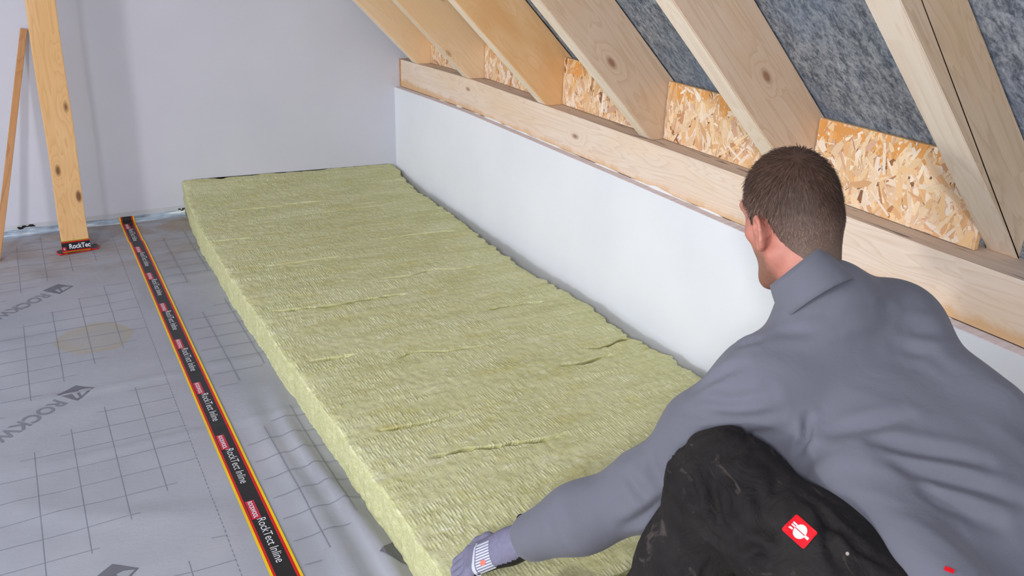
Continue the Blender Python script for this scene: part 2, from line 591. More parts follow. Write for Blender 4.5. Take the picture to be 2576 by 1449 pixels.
def swept(profile, ys, zf, jitter=0.0, y_off=0.0):
    """sweep a closed (x,z) profile along y, shifting z by zf(y)"""
    n = len(profile)
    V, Fc = [], []
    for j, y in enumerate(ys):
        for i, (x, z) in enumerate(profile):
            r = random.uniform(-jitter, jitter)
            V.append((x + r, y + y_off, z + zf(y) * (1 if z > .2 else 0) + random.uniform(-jitter, jitter)))
    for j in range(len(ys) - 1):
        for i in range(n):
            a = j * n + i; b = j * n + (i + 1) % n
            Fc.append((a, b, b + n, a + n))
    Fc.append(tuple(range(n)))
    Fc.append(tuple(reversed(range((len(ys) - 1) * n, len(ys) * n))))
    return V, Fc


def fix_normals(me):
    bm = bmesh.new(); bm.from_mesh(me)
    bmesh.ops.recalc_face_normals(bm, faces=bm.faces[:])
    bm.to_mesh(me); bm.free()
    return me


# floor deck below the membranes
tag(bm_obj('floor', box_bm(-5.7, .5, -7.0, .2, -.06, -.004), MT['subfloor']), kind='structure')
# gable wall, cut along the roof line on the right
V = [(-5.7, 0, -.06), (.5, 0, -.06), (.5, 0, .62), (-1.75, 0, 2.87), (-5.7, 0, 2.87)]
V += [(x, .15, z) for x, y, z in V]
me = fix_normals(mesh_from('wall_back', V, [(0, 1, 2, 3, 4), (9, 8, 7, 6, 5)] + [(i, i + 5, (i + 1) % 5 + 5, (i + 1) % 5) for i in range(5)]))
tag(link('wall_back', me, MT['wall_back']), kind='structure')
# knee wall: painted plaster board, raw edge on top
prof = [(.0, 0.0), (.0, .5835), (.0015, .585), (.0345, .586), (.0345, 0.0)]
V, Fc = swept(prof, YS, bow)
mi = []
for f in Fc:
    mi.append(0)
n = len(prof)
for j in range(len(YS) - 1):
    for i in range(n):
        if i in (1, 2):
            mi[j * n + i] = 1
me = fix_normals(mesh_from('wall_right', V, Fc, mi))
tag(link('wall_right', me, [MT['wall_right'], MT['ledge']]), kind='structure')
# rough filler and plaster crumbs along the joint under the plate
bm = bmesh.new()
prev = None
for k in range(1400):
    y = -.25 - k * .0026
    a = .5 + .9 * float(vnoise(np.array([[y * 3.1]]), 61)[0]) + .9 * float(vnoise(np.array([[y * 21.0]]), 62)[0])
    h = max(0.0, a) * .0042 + .0004 * random.random()
    zb = .5862 + bow(y)
    row = [bm.verts.new((.0300 - .002 * max(0, a), y, zb - .001)), bm.verts.new((.0325, y, zb + h)), bm.verts.new((.0350, y, zb + h * 1.05))]
    if prev and a > -.1:
        for q in range(2):
            bm.faces.new((prev[q], row[q], row[q + 1], prev[q + 1]))
    prev = row
bmesh.ops.delete(bm, geom=[v for v in bm.verts if not v.link_faces], context='VERTS')
o = bm_obj('filler_bead', bm, MT['rough_plaster'], bpy.data.objects['wall_right'])
tag(o, 'crumbly white filler bead', kind='stuff')
# the wall behind the plaster board
tag(bm_obj('wall_outer', box_bm(.0345, .22, -5.6, 0, -.06, .555), MT['subfloor']), kind='structure')


# roof: fleece-faced underlay on top of the rafters (45 degrees)
def roof_slab(name, off0, off1, y0, y1, mat, top=2.3):
    s2 = math.sqrt(.5)
    V = []
    for off in (off0, off1):
        for y in (y0, y1):
            V.append((off - .60, y, .60))
            V.append((off - top, y, top))
    Fc = [(0, 1, 3, 2), (4, 6, 7, 5), (0, 2, 6, 4), (1, 5, 7, 3), (0, 4, 5, 1), (2, 3, 7, 6)]
    return link(name, fix_normals(mesh_from(name, V, Fc)), mat)


tag(roof_slab('ceiling', 1.052, 1.10, -7.0, 0.0, MT['felt'], 2.80), kind='structure')
# flat ceiling over the rest, plain wall behind the viewer, long window opening on the left
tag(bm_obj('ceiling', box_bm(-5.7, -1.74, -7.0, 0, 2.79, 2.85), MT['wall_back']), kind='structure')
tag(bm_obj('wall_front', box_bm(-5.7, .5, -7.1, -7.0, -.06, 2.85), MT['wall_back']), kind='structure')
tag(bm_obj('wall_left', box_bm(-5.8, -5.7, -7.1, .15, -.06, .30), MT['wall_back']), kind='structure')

# ================================================================== WALL PLATE, RAFTERS, STRAND BOARDS
prof = [(.0340, .5885), (.0340, .7235), (.0360, .7260), (.165, .7260), (.165, .587), (.0360, .587)]
V, Fc = swept(prof, [-.012] + YS[1:], bow)
mi = [0] * len(Fc)
for j in range(len(YS) - 1):
    mi[j * 6 + 2] = 1
me = fix_normals(mesh_from('wall_plate', V, Fc, mi))
# local X along the grain
plate = link('wall_plate', me, [MT['beam'], MT['timber_top']])
me.transform(Matrix.Rotation(-math.pi / 2, 4, 'Z'))
plate.rotation_euler = (0, 0, math.pi / 2)
tag(plate, 'long pale timber wall plate lying on top of the white knee wall', 'beam')
# brown strip standing in for the shaded gap at the gable wall
o = bm_obj('end_gap_shade', box_bm(.0300, .10, -.011, -.001, .562, .702, .001), MT['lath'], None)
o.parent = plate
o.matrix_parent_inverse = plate.matrix_basis.inverted()
tag(o, 'brown strip for the shaded gap at the gable end')

RAFT = [(-.232, .742, .064), (-.822, .757, .064), (-1.48, .765, .066), (-2.11, .788, .066), (-2.745, .805, .07), (-3.325, .868, .078)]
RLAB = ['roof rafter closest to the gable wall, first one on the wall plate',
        'second roof rafter counted from the gable wall, with a dark round knot',
        'third roof rafter from the gable wall, its side stained orange brown',
        'fourth roof rafter from the gable wall, between the two strand boards with full upper edges',
        'fifth roof rafter from the gable wall, its foot hidden behind the man\'s head',
        'widest roof rafter with a long crack, reaching past the man\'s shoulder']
for k, ((yn, s, th), lab) in enumerate(zip(RAFT, RLAB)):
    dep = 1.045 * math.sqrt(.5) - s * math.sqrt(.5)      # up to the underlay
    L = 2.4
    bm = bmesh.new()
    # local X along the slope, local Z away from the room, local Y thickness; foot cut horizontal on the plate and plumb behind
    zt = .7265 + bow(yn)
    foot = np.array([s - zt, zt])
    ux, uz = -math.sqrt(.5), math.sqrt(.5)      # along slope
    nx, nz = math.sqrt(.5), math.sqrt(.5)       # towards the felt
    def loc(px, pz):
        return ((px - foot[0]) * ux + (pz - foot[1]) * uz, (px - foot[0]) * nx + (pz - foot[1]) * nz)
    poly = [loc(s - zt, zt), loc(.150, zt), loc(.150, 1.044 - .150)]
    poly += [(L, dep), (L, 0.0)]
    vs = [bm.verts.new((a, yy, b)) for yy in (0, th) for a, b in poly]
    bm.faces.new(vs[:5]); bm.faces.new(list(reversed(vs[5:])))
    for i in range(5):
        bm.faces.new((vs[i], vs[i + 5], vs[(i + 1) % 5 + 5], vs[(i + 1) % 5]))
    bmesh.ops.recalc_face_normals(bm, faces=bm.faces[:])
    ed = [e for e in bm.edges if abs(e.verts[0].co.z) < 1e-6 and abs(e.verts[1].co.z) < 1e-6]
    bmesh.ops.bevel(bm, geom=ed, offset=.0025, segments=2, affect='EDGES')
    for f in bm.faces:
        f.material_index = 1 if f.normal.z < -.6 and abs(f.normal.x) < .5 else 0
    o = bm_obj('roof_rafter', bm, [MT[('rafter_warm', 'rafter_warm', 'rafter_orange', 'rafter', 'rafter', 'rafter_grey')[k]], MT['rafter_sawn_lit']])
    Mx = Matrix(((ux, 0, nx), (0, 1, 0), (uz, 0, nz)))
    o.matrix_world = Matrix.Translation((foot[0], yn, foot[1])) @ Mx.to_4x4()
    tag(o, lab, 'rafter', 'rafters of the roof slope')

TONES = [srgb(248, 222, 184), srgb(246, 214, 170), srgb(240, 202, 152), srgb(252, 234, 208), srgb(236, 190, 138), srgb(226, 178, 130),
         srgb(252, 238, 220), srgb(244, 216, 180), srgb(220, 178, 150), srgb(238, 204, 168)]
DARK = [srgb(186, 132, 92), srgb(132, 88, 62), srgb(200, 150, 112)]
BOARDS = [(-.236, -.755, 'narrow strand board strip between the first and second rafter', .86),
          (-.826, -1.412, 'strand board between the second and third rafter, its top edge hidden by the rafter', .89),
          (-1.484, -2.042, 'strand board between the third and fourth rafter, standing upright on the wall plate', .905),
          (-2.114, -2.672, 'strand board with white flakes between the fourth and fifth rafter', .915),
          (-2.749, -3.245, 'large strand board beside the man\'s head, its upper edge orange', .92)]
for k, (y0, y1, lab, zt) in enumerate(BOARDS):
    xb = .108
    zb = .7275 + bow((y0 + y1) / 2)
    w = y0 - y1
    # rows of z at each end follow the plate
    bm = box_bm(0, .014, 0, w, 0, zt - zb, .0008, 1)
    for v in bm.verts:
        if v.co.z < .05:
            v.co.z += (.7275 + bow(y1 + v.co.y)) - zb
    o = bm_obj('strand_board', bm, MT['osb'])
    o.location = (xb, y1, zb)
    tag(o, lab, 'board', 'strand boards between the rafter feet')
    # the flakes pressed into the face: thin slivers lying over one another
    n = 1100
    H = zt - zb
    V, Q, Cc = [], [], []
    for q in range(n):
        big = random.random()
        ln = random.uniform(.022, .085) * (1 if big > .3 else .6)
        wd = random.uniform(.005, .020) * (1 if big > .3 else .5)
        ang = random.gauss(math.pi / 2, .55) if random.random() < .75 else random.uniform(0, math.pi)
        cy, cz = random.uniform(.002, w - .002), random.uniform(.002, H - .002)
        dx = -.00012 - .0016 * (q / n)
        c, s_ = math.cos(ang), math.sin(ang)
        tone = random.choice(TONES) if random.random() > .05 else random.choice(DARK)
        if random.random() < .05:
            ln *= .5; wd *= .25; tone = DARK[1]
        if cz > H - .035 - .02 * math.sin(cy * 30) and random.random() < .7:
            tone = srgb(232, 164, 92)
        pts = []
        tap = random.uniform(.3, 1.0)
        for (a, b) in ((-.5, -.5), (0.1, -.6), (.5, -.5 * tap), (.5, .5 * tap), (-.1, .55), (-.5, .4)):
            py = min(max(cy + a * ln * c - b * wd * s_, 0.0), w)
            pz = min(max(cz + a * ln * s_ + b * wd * c, 0.001 + (.7275 + bow(y1 + py)) - zb), H)
            pts.append((dx + random.uniform(-.0002, .0002), py, pz))
        i0 = len(V)
        V += pts
        Q.append(tuple(range(i0 + 5, i0 - 1, -1)))
        v_ = random.uniform(.9, 1.06)
        Cc.append((*[min(1, x * v_) for x in tone], 1.0))
    me = mesh_from('strands', V, Q)
    ca = me.color_attributes.new('tone', 'FLOAT_COLOR', 'POINT')
    ca.data.foreach_set('color', np.repeat(np.array(Cc, np.float32), 6, axis=0).ravel())
    so = link('strands', me, MT['flakes'], o)
    tag(so, kind='stuff')


# ================================================================== FLOOR MEMBRANES AND PRINT
def sheet(name, x0, x1, y0, y1, dz, step=.016):
    nx = int((x1 - x0) / step) + 1
    ny = int((y1 - y0) / step) + 1
    X, Y = np.meshgrid(np.linspace(x0, x1, nx), np.linspace(y0, y1, ny), indexing='ij')
    Z = sheet_h(X, Y) + dz
    Vv = np.stack([X, Y, Z], -1).reshape(-1, 3)
    i = np.arange(nx * ny).reshape(nx, ny)
    Qd = np.stack([i[:-1, :-1], i[1:, :-1], i[1:, 1:], i[:-1, 1:]], -1).reshape(-1, 4)
    return link(name, np_mesh(name, Vv, Qd), MT['membrane'], None, True)


left_sheet = sheet('vapour_membrane', -3.4, -1.372, -5.2, -.004, .0)
tag(left_sheet, 'grey vapour membrane with slanted lettering, left of the black tape', 'membrane')
right_sheet = sheet('vapour_membrane', -1.395, -.02, -4.6, -.004, -.0016)
tag(right_sheet, 'grey creased vapour membrane running from the tape under the green wool', 'membrane')


def strips_bm(segs, wd):
    bm = bmesh.new()
    for (xa, ya), (xb, yb) in segs:
        d = Vector((xb - xa, yb - ya)); d.normalize()
        nn = Vector((-d.y, d.x)) * wd / 2
        bm.faces.new([bm.verts.new((p[0], p[1], 0)) for p in ((xa - nn.x, ya - nn.y), (xb - nn.x, yb - nn.y), (xb + nn.x, yb + nn.y), (xa + nn.x, ya + nn.y))])
    bmesh.ops.recalc_face_normals(bm, faces=bm.faces[:])
    for f in bm.faces:
        if f.normal.z < 0:
            f.normal_flip()
    return bm


def grid_print(parent, xs, xlim, phase, name='printed_grid'):
    """printed squares, interrupted by the diagonal lettering bands"""
    segs = []
    per = .907
    slope = .91
    ys_of = lambda x: phase + slope * (x + 1.761)
    for x in xs:
        for k in range(-3, 4):
            a = ys_of(x) - k * per; b = a - .60
            if a > -.03: a = -.03
            if b < -4.4: b = -4.4
            if a > b and xlim[0] < x < xlim[1]:
                segs.append(((x, a), (x + .002, b)))
    y = -1.82 + .0925 * 22
    while y > -4.2:
        if y < -.05:
            for k in range(-3, 4):
                # region between band lines: ys_of(x)-k*per > y > that - .6
                xa = (y + k * per - phase) / slope - 1.761
                xb = (y + k * per + .60 - phase) / slope - 1.761
                xa2, xb2 = max(xa, xlim[0]), min(xb, xlim[1])
                if xb2 - xa2 > .02:
                    segs.append(((xa2, y), (xb2, y - .004)))
        y -= .0925
    bm = strips_bm(segs, .0019)
    drape(bm, .0005)
    o = bm_obj(name, bm, MT['print_line'], parent)
    return o


tag(grid_print(left_sheet, [-1.567 - .0965 * i for i in range(12)], (-2.7, -1.471), -1.886), 'fine grey printed grid')
tag(grid_print(right_sheet, [-1.270 + .1 * i for i in range(3)], (-1.335, -1.03), -2.121 - .91 * .491, 'printed_grid'), 'fine grey printed grid')
# dashed line along the overlap
segs = []
y = -.1
while y > -4.2:
    segs.append(((-1.471, y), (-1.471, y - .012)))
    y -= .0185
bm = strips_bm(segs, .0018)
drape(bm, .0005)
bm_obj('printed_dashes', bm, MT['print_line'], left_sheet)


def place(bm, org, dirv):
    c, s = dirv
    for v in bm.verts:
        x, y = v.co.x, v.co.y
        v.co.x = org[0] + x * c - y * s
        v.co.y = org[1] + x * s + y * c
        v.co.z = 0


def logo_block(parent, cx, cy, with_text=True, with_emblem=True):
    ang = math.radians(221.5)
    d = (math.cos(ang), math.sin(ang))
    if with_text:
        bm = text_bm('ROCKWOOL', .070, 1, .0018, 1.0, .365)
        # lettering starts just past the emblem; its tops point away from the gable
        place(bm, (cx + d[0] * .060 + d[1] * .024, cy + d[1] * .060 - d[0] * .024), d)
        bmesh.ops.triangulate(bm, faces=bm.faces[:])
        drape(bm, .0006)
        bm_obj('printed_lettering', bm, MT['print_fade'], parent)
    if not with_emblem:
        return
    # emblem: leaning square with a pale cone cut into it
    bm = bmesh.new()
    P = [(cx - .056, cy + .002), (cx + .001, cy + .046), (cx + .052, cy + .004), (cx - .001, cy - .055)]
    bm.faces.new([bm.verts.new((a, b, 0)) for a, b in reversed(P)])
    drape(bm, .0006)
    e = bm_obj('printed_emblem', bm, MT['print_logo'], parent)
    A = np.array(P)
    def uv(u, v):
        p = A[0] * (1 - u) * (1 - v) + A[1] * (1 - u) * v + A[2] * u * v + A[3] * u * (1 - v)
        return (p[0], p[1])
    bm = bmesh.new()
    for poly in ([(.93, .32), (.93, .92), (.62, .80), (.50, .62)], [(.44, .30), (.86, .12), (.90, .22), (.52, .46)]):
        vs = [bm.verts.new((*uv(a, b), 0)) for a, b in poly]
        f = bm.faces.new(vs)
    bmesh.ops.recalc_face_normals(bm, faces=bm.faces[:])
    for f in bm.faces:
        if f.normal.z < 0: f.normal_flip()
    drape(bm, .0009)
    bm_obj('emblem_cutout', bm, MT['print_light'], e)


logo_block(left_sheet, -1.729, -1.664)
logo_block(left_sheet, -1.724, -.760)
logo_block(left_sheet, -1.722, -2.590)
logo_block(right_sheet, -1.118, -2.80, False)


# ================================================================== BLACK JOINT TAPE
tape = empty('joint_tape', (-1.382, -.02, .006))
tag(tape, 'long black adhesive tape edged in red and yellow on the membrane joint', 'tape')
XT = -1.3815


def tape_x(y):
    return XT + .004 * math.sin(y * 1.3 + .4) * min(1, (-y) / 2.5) + (-.0035 if y > -.32 else 0)


def tape_mesh(x0, x1, off, ys):
    V = [(tape_x(y) + x, y, float(sheet_h(np.array([tape_x(y) + x]), np.array([y]))[0]) + off) for y in ys for x in (x0, x1)]
    Q = [(2 * i, 2 * i + 2, 2 * i + 3, 2 * i + 1) for i in range(len(ys) - 1)]
    return V, Q


ysl = [-.05 - .01 * i for i in range(390)]
# carrier with its colour bands (x offsets from the centre line)
bands = [(-.0335, -.0272, 'tape_yellow'), (-.0272, -.0215, 'tape_red'), (-.0215, .0200, 'tape_black'), (.0200, .0268, 'tape_red'), (.0268, .0330, 'tape_yellow')]
for a, b, mname in bands:
    V, Q = tape_mesh(a, b, .0011, ysl)
    # turn-up on the wall strip
    n0 = len(V)
    up_ = ((-.0062, .0325), (-.0165, .0145), (-.0285, .0125), (-.0400, .0105))
    for y, z in up_:
        V += [(tape_x(0) + a, y, z), (tape_x(0) + b, y, z)]
    Q += [(n0 + 2 * k, n0 + 2 * k + 2, n0 + 2 * k + 3, n0 + 2 * k + 1) for k in range(3)] + [(n0 + 6, 0, 1, n0 + 7)]
    me = mesh_from('tape_band', V, Q)
    o = link('tape_band', me, MT[mname])
    o.parent = tape
    o.matrix_parent_inverse = Matrix.Translation(-Vector(tape.location))
    if mname == 'tape_black':
        o['label'] = 'black middle band of the tape'
    else:
        o['label'] = ('yellow' if 'yellow' in mname else 'red') + ' edge band of the tape'


def tape_text(bm, y0, xo, off):
    """text frame: +x along the tape towards the viewer (-y), +y across to the right"""
    for v in bm.verts:
        a, b = v.co.x, v.co.y
        v.co.x = tape_x(y0 - a) + xo + b
        v.co.y = y0 - a
        v.co.z = 0
    drape(bm, off)


def adopt(o, parent, lab=None):
    o.parent = parent
    o.matrix_parent_inverse = parent.matrix_basis.inverted()
    if lab: o['label'] = lab
    return o


for i in range(-2, 9):
    y0 = -.7353 - .3432 * i + .000
    if y0 > -.03: continue
    bm = bmesh.new()
    bm.faces.new([bm.verts.new(p) for p in ((.0, -.0135, 0), (.080, -.0135, 0), (.080, .0085, 0), (0, .0085, 0))])
    tape_text(bm, y0, -.006, .0019)
    lb = adopt(bm_obj('red_label', bm, MT['tape_label']), tape)
    bm = text_bm('ROCKWOOL', .0150, 1, .0005, 1.0, .072)
    for v in bm.verts: v.co.x += .004; v.co.y -= .0078
    tape_text(bm, y0, -.006, .0024)
    adopt(bm_obj('label_lettering', bm, MT['tape_white']), lb)
    bm = text_bm('RockTect Inline', .0300, 1, .00005, 1.0, .178)
    for v in bm.verts: v.co.x += .082; v.co.y -= .0085
    tape_text(bm, y0, -.001, .0020)
    adopt(bm_obj('tape_lettering', bm, MT['tape_white']), tape)

# ================================================================== WALL FOOT: upturned film, primer band, mastic
xs = np.linspace(-3.4, -1.118, 140)
V, Q = [], []
for x in xs:
    h = .029 + .004 * float(vnoise(np.array([[x * 9.0]]), 4)[0]) + .003 * float(vnoise(np.array([[x * 31.0]]), 5)[0])
    b = .010 + .004 * float(vnoise(np.array([[x * 14.0]]), 6)[0])
    V += [(x, -.0005, h + .004), (x, -.004, h), (x, -.010 - b * .3, .012), (x, -.016 - b, .0095), (x, -.024 - b, float(sheet_h(np.array([x]), np.array([-.024 - b]))[0]) - .002)]
for i in range(len(xs) - 1):
    for j in range(4):
        a = i * 5 + j
        Q.append((a, a + 1, a + 6, a + 5))
o = link('sealing_strip', fix_normals(mesh_from('sealing_strip', V, Q)), MT['strip'], None, True)
tag(o, 'bluish sealing film with white smears turned up along the foot of the gable wall', 'sealing strip')
strip = o
# black mastic remains
bm = bmesh.new()
for (x, z, s) in [(-1.838, .041, .007), (-1.816, .043, .010), (-1.802, .041, .006), (-1.787, .044, .012), (-1.776, .040, .006), (-1.862, .026, .009), (-1.131, .028, .010), (-1.142, .036, .007), (-1.123, .036, .008), (-1.83, .036, .012)]:
    b2 = bmesh.new()
    bmesh.ops.create_icosphere(b2, subdivisions=2, radius=1)
    for v in b2.verts:
        v.co = Vector((x + v.co.x * s, -.002 + v.co.y * .003, z + v.co.z * s * random.uniform(.35, .6)))
    tmp = bpy.data.meshes.new('t'); b2.to_mesh(tmp); bm.from_mesh(tmp); bpy.data.meshes.remove(tmp); b2.free()
o = bm_obj('mastic_spots', bm, MT['stain'], strip)
tag(o, 'black mastic smears', kind='stuff')
# primer band just above
o = bm_obj('trim_1', box_bm(-3.4, -1.118, -.0012, 0, .020, .052), MT['skirt_grey'])
tag(o, kind='structure')

# ================================================================== POST AND LATH
post = empty('timber_post', (-1.6285, -.300, .006))
tag(post, 'upright orange-brown timber post with taped foot, in front of the gable wall', 'post')
bm = bmesh.new()
H = 2.55
w, d = .1075, .075
lean = .030 / 1.05
bm = box_bm(0, H, -d / 2, d / 2, -w / 2, w / 2, .004, 2)
bmesh.ops.subdivide_edges(bm, edges=[e for e in bm.edges if abs(e.verts[0].co.x - e.verts[1].co.x) > 1], cuts=40)
for v in bm.verts:
    v.co.z += .0018 * math.sin(v.co.x * 9 + (1 if v.co.z > 0 else 0)) * (1 if v.co.x > .1 else 0)
o = bm_obj('shaft', bm, MT['post'])
# local X up, local Y depth, local Z across
A = math.atan(lean)
up = Vector((math.sin(A), 0, math.cos(A)))
ac = Vector((-math.cos(A), 0, math.sin(A)))
Mx = Matrix((up, ac.cross(up), ac)).transposed()
o.matrix_world = Matrix.Translation((-1.6285, -.300, .004)) @ Mx.to_4x4()
adopt(o, post)
yf = -.300 - d / 2
zo = .006
# wrap around the foot
bm = box_bm(-1.6285 - w / 2 - .0016, -1.6285 + w / 2 + .0016, -.300 - d / 2 - .0016, -.300 + d / 2 + .0016, .006, .058, .003, 2)
for v in bm.verts: v.co.x += (v.co.z) * lean
wrap = adopt(bm_obj('tape_wrap', bm, MT['tape_black']), post, 'black printed tape wrapped round the post foot')
for z0, z1, mn in ((.050, .0555, 'tape_red'), (.0555, .0590, 'tape_green'), (.010, .0150, 'tape_red'), (.0065, .010, 'tape_green')):
    bm = box_bm(-1.6285 - w / 2 - .0022, -1.6285 + w / 2 + .0022, -.300 - d / 2 - .0022, -.300 + d / 2 + .0022, z0, z1, .0006, 1)
    for v in bm.verts: v.co.x += (v.co.z) * lean
    adopt(bm_obj('edge_band', bm, MT[mn]), wrap)
bm = text_bm('RockTec', .0300, 1, .0008, 1.0, .083)
for v in bm.verts:
    v.co = Vector((-1.6285 - w / 2 + .028 + v.co.x, yf - .0026, .0225 + v.co.y))
adopt(bm_obj('wrap_lettering', bm, MT['tape_white']), wrap)
bm = box_bm(-1.6285 - w / 2 + .001, -1.6285 - w / 2 + .016, yf - .0030, yf - .0018, .018, .032, .0004, 1)
lb = adopt(bm_obj('red_label', bm, MT['tape_label']), wrap)
bm = text_bm('L', .013, 1, .0006)
for v in bm.verts:
    v.co = Vector((-1.6285 - w / 2 + .005 + v.co.x, yf - .0034, .020 + v.co.y))
adopt(bm_obj('label_lettering', bm, MT['tape_white']), lb)


def flap(pts, lab):
    """crumpled tape flap lying on the membrane: black with red rim"""
    cx = sum(p[0] for p in pts) / len(pts); cy = sum(p[1] for p in pts) / len(pts)
    V, Fc, mi = [], [], []
    n = len(pts)
    for s_, dz in ((1.0, .0012), (.80, .004)):
        for (x, y) in pts:
            px, py = cx + (x - cx) * s_, cy + (y - cy) * s_
            V.append((px, py, float(sheet_h(np.array([px]), np.array([py]))[0]) + dz + random.uniform(0, .0025)))
    for i in range(n):
        Fc.append((i, (i + 1) % n, (i + 1) % n + n, i + n)); mi.append(1)
    Fc.append(tuple(range(n, 2 * n))); mi.append(0)
    me = fix_normals(mesh_from('tape_flap', V, Fc, mi))
    o = link('tape_flap', me, [MT['tape_black'], MT['tape_red']])
    return adopt(o, post, lab)


x0, x1 = -1.6285 - w / 2, -1.6285 + w / 2
flap([(x0 - .026, yf + .030), (x0 + .002, yf + .046), (x0 + .004, yf + .01), (x0 + .002, yf - .022), (x0 - .012, yf - .028), (x0 - .024, yf - .004)], 'crumpled black and red tape flap')
flap([(x1 - .004, yf + .012), (x1 + .001, yf + .052), (x1 + .030, yf + .070), (x1 + .040, yf + .035), (x1 + .033, yf - .004), (x1 + .010, yf - .010)], 'crumpled black and red tape flap')
flap([(x0 + .004, yf - .004), (x1 - .002, yf - .003), (x1 + .006, yf - .014), (x1 - .030, yf - .019), (x0 + .05, yf - .022), (x0 + .004, yf - .027)], 'narrow torn tape edge in front of the post')

# lath leaning against the gable wall
b0 = Vector((-1.935, -.33, .012)); t0 = Vector((-1.668, -.013, .905))
dv = (t0 - b0).normalized(); L = (t0 - b0).length
side = Vector((0, 1, 0)).cross(dv).normalized()
nrm = dv.cross(side)
bm = box_bm(0, L, -.013, .013, -.011, .011, .0015, 1)
bmesh.ops.subdivide_edges(bm, edges=[e for e in bm.edges if abs(e.verts[0].co.x - e.verts[1].co.x) > .5], cuts=18)
for v in bm.verts:
    v.co.z += .004 * math.sin(v.co.x * 4.2) + random.uniform(-.0006, .0006)
    v.co.y += .003 * math.sin(v.co.x * 3.1 + 1)
lath = bm_obj('wooden_lath', bm, MT['lath'])
lath.matrix_world = Matrix.Translation(b0) @ Matrix((dv, side, nrm)).transposed().to_4x4()
tag(lath, 'thin reddish wooden lath leaning on the gable wall beside the post', 'lath')


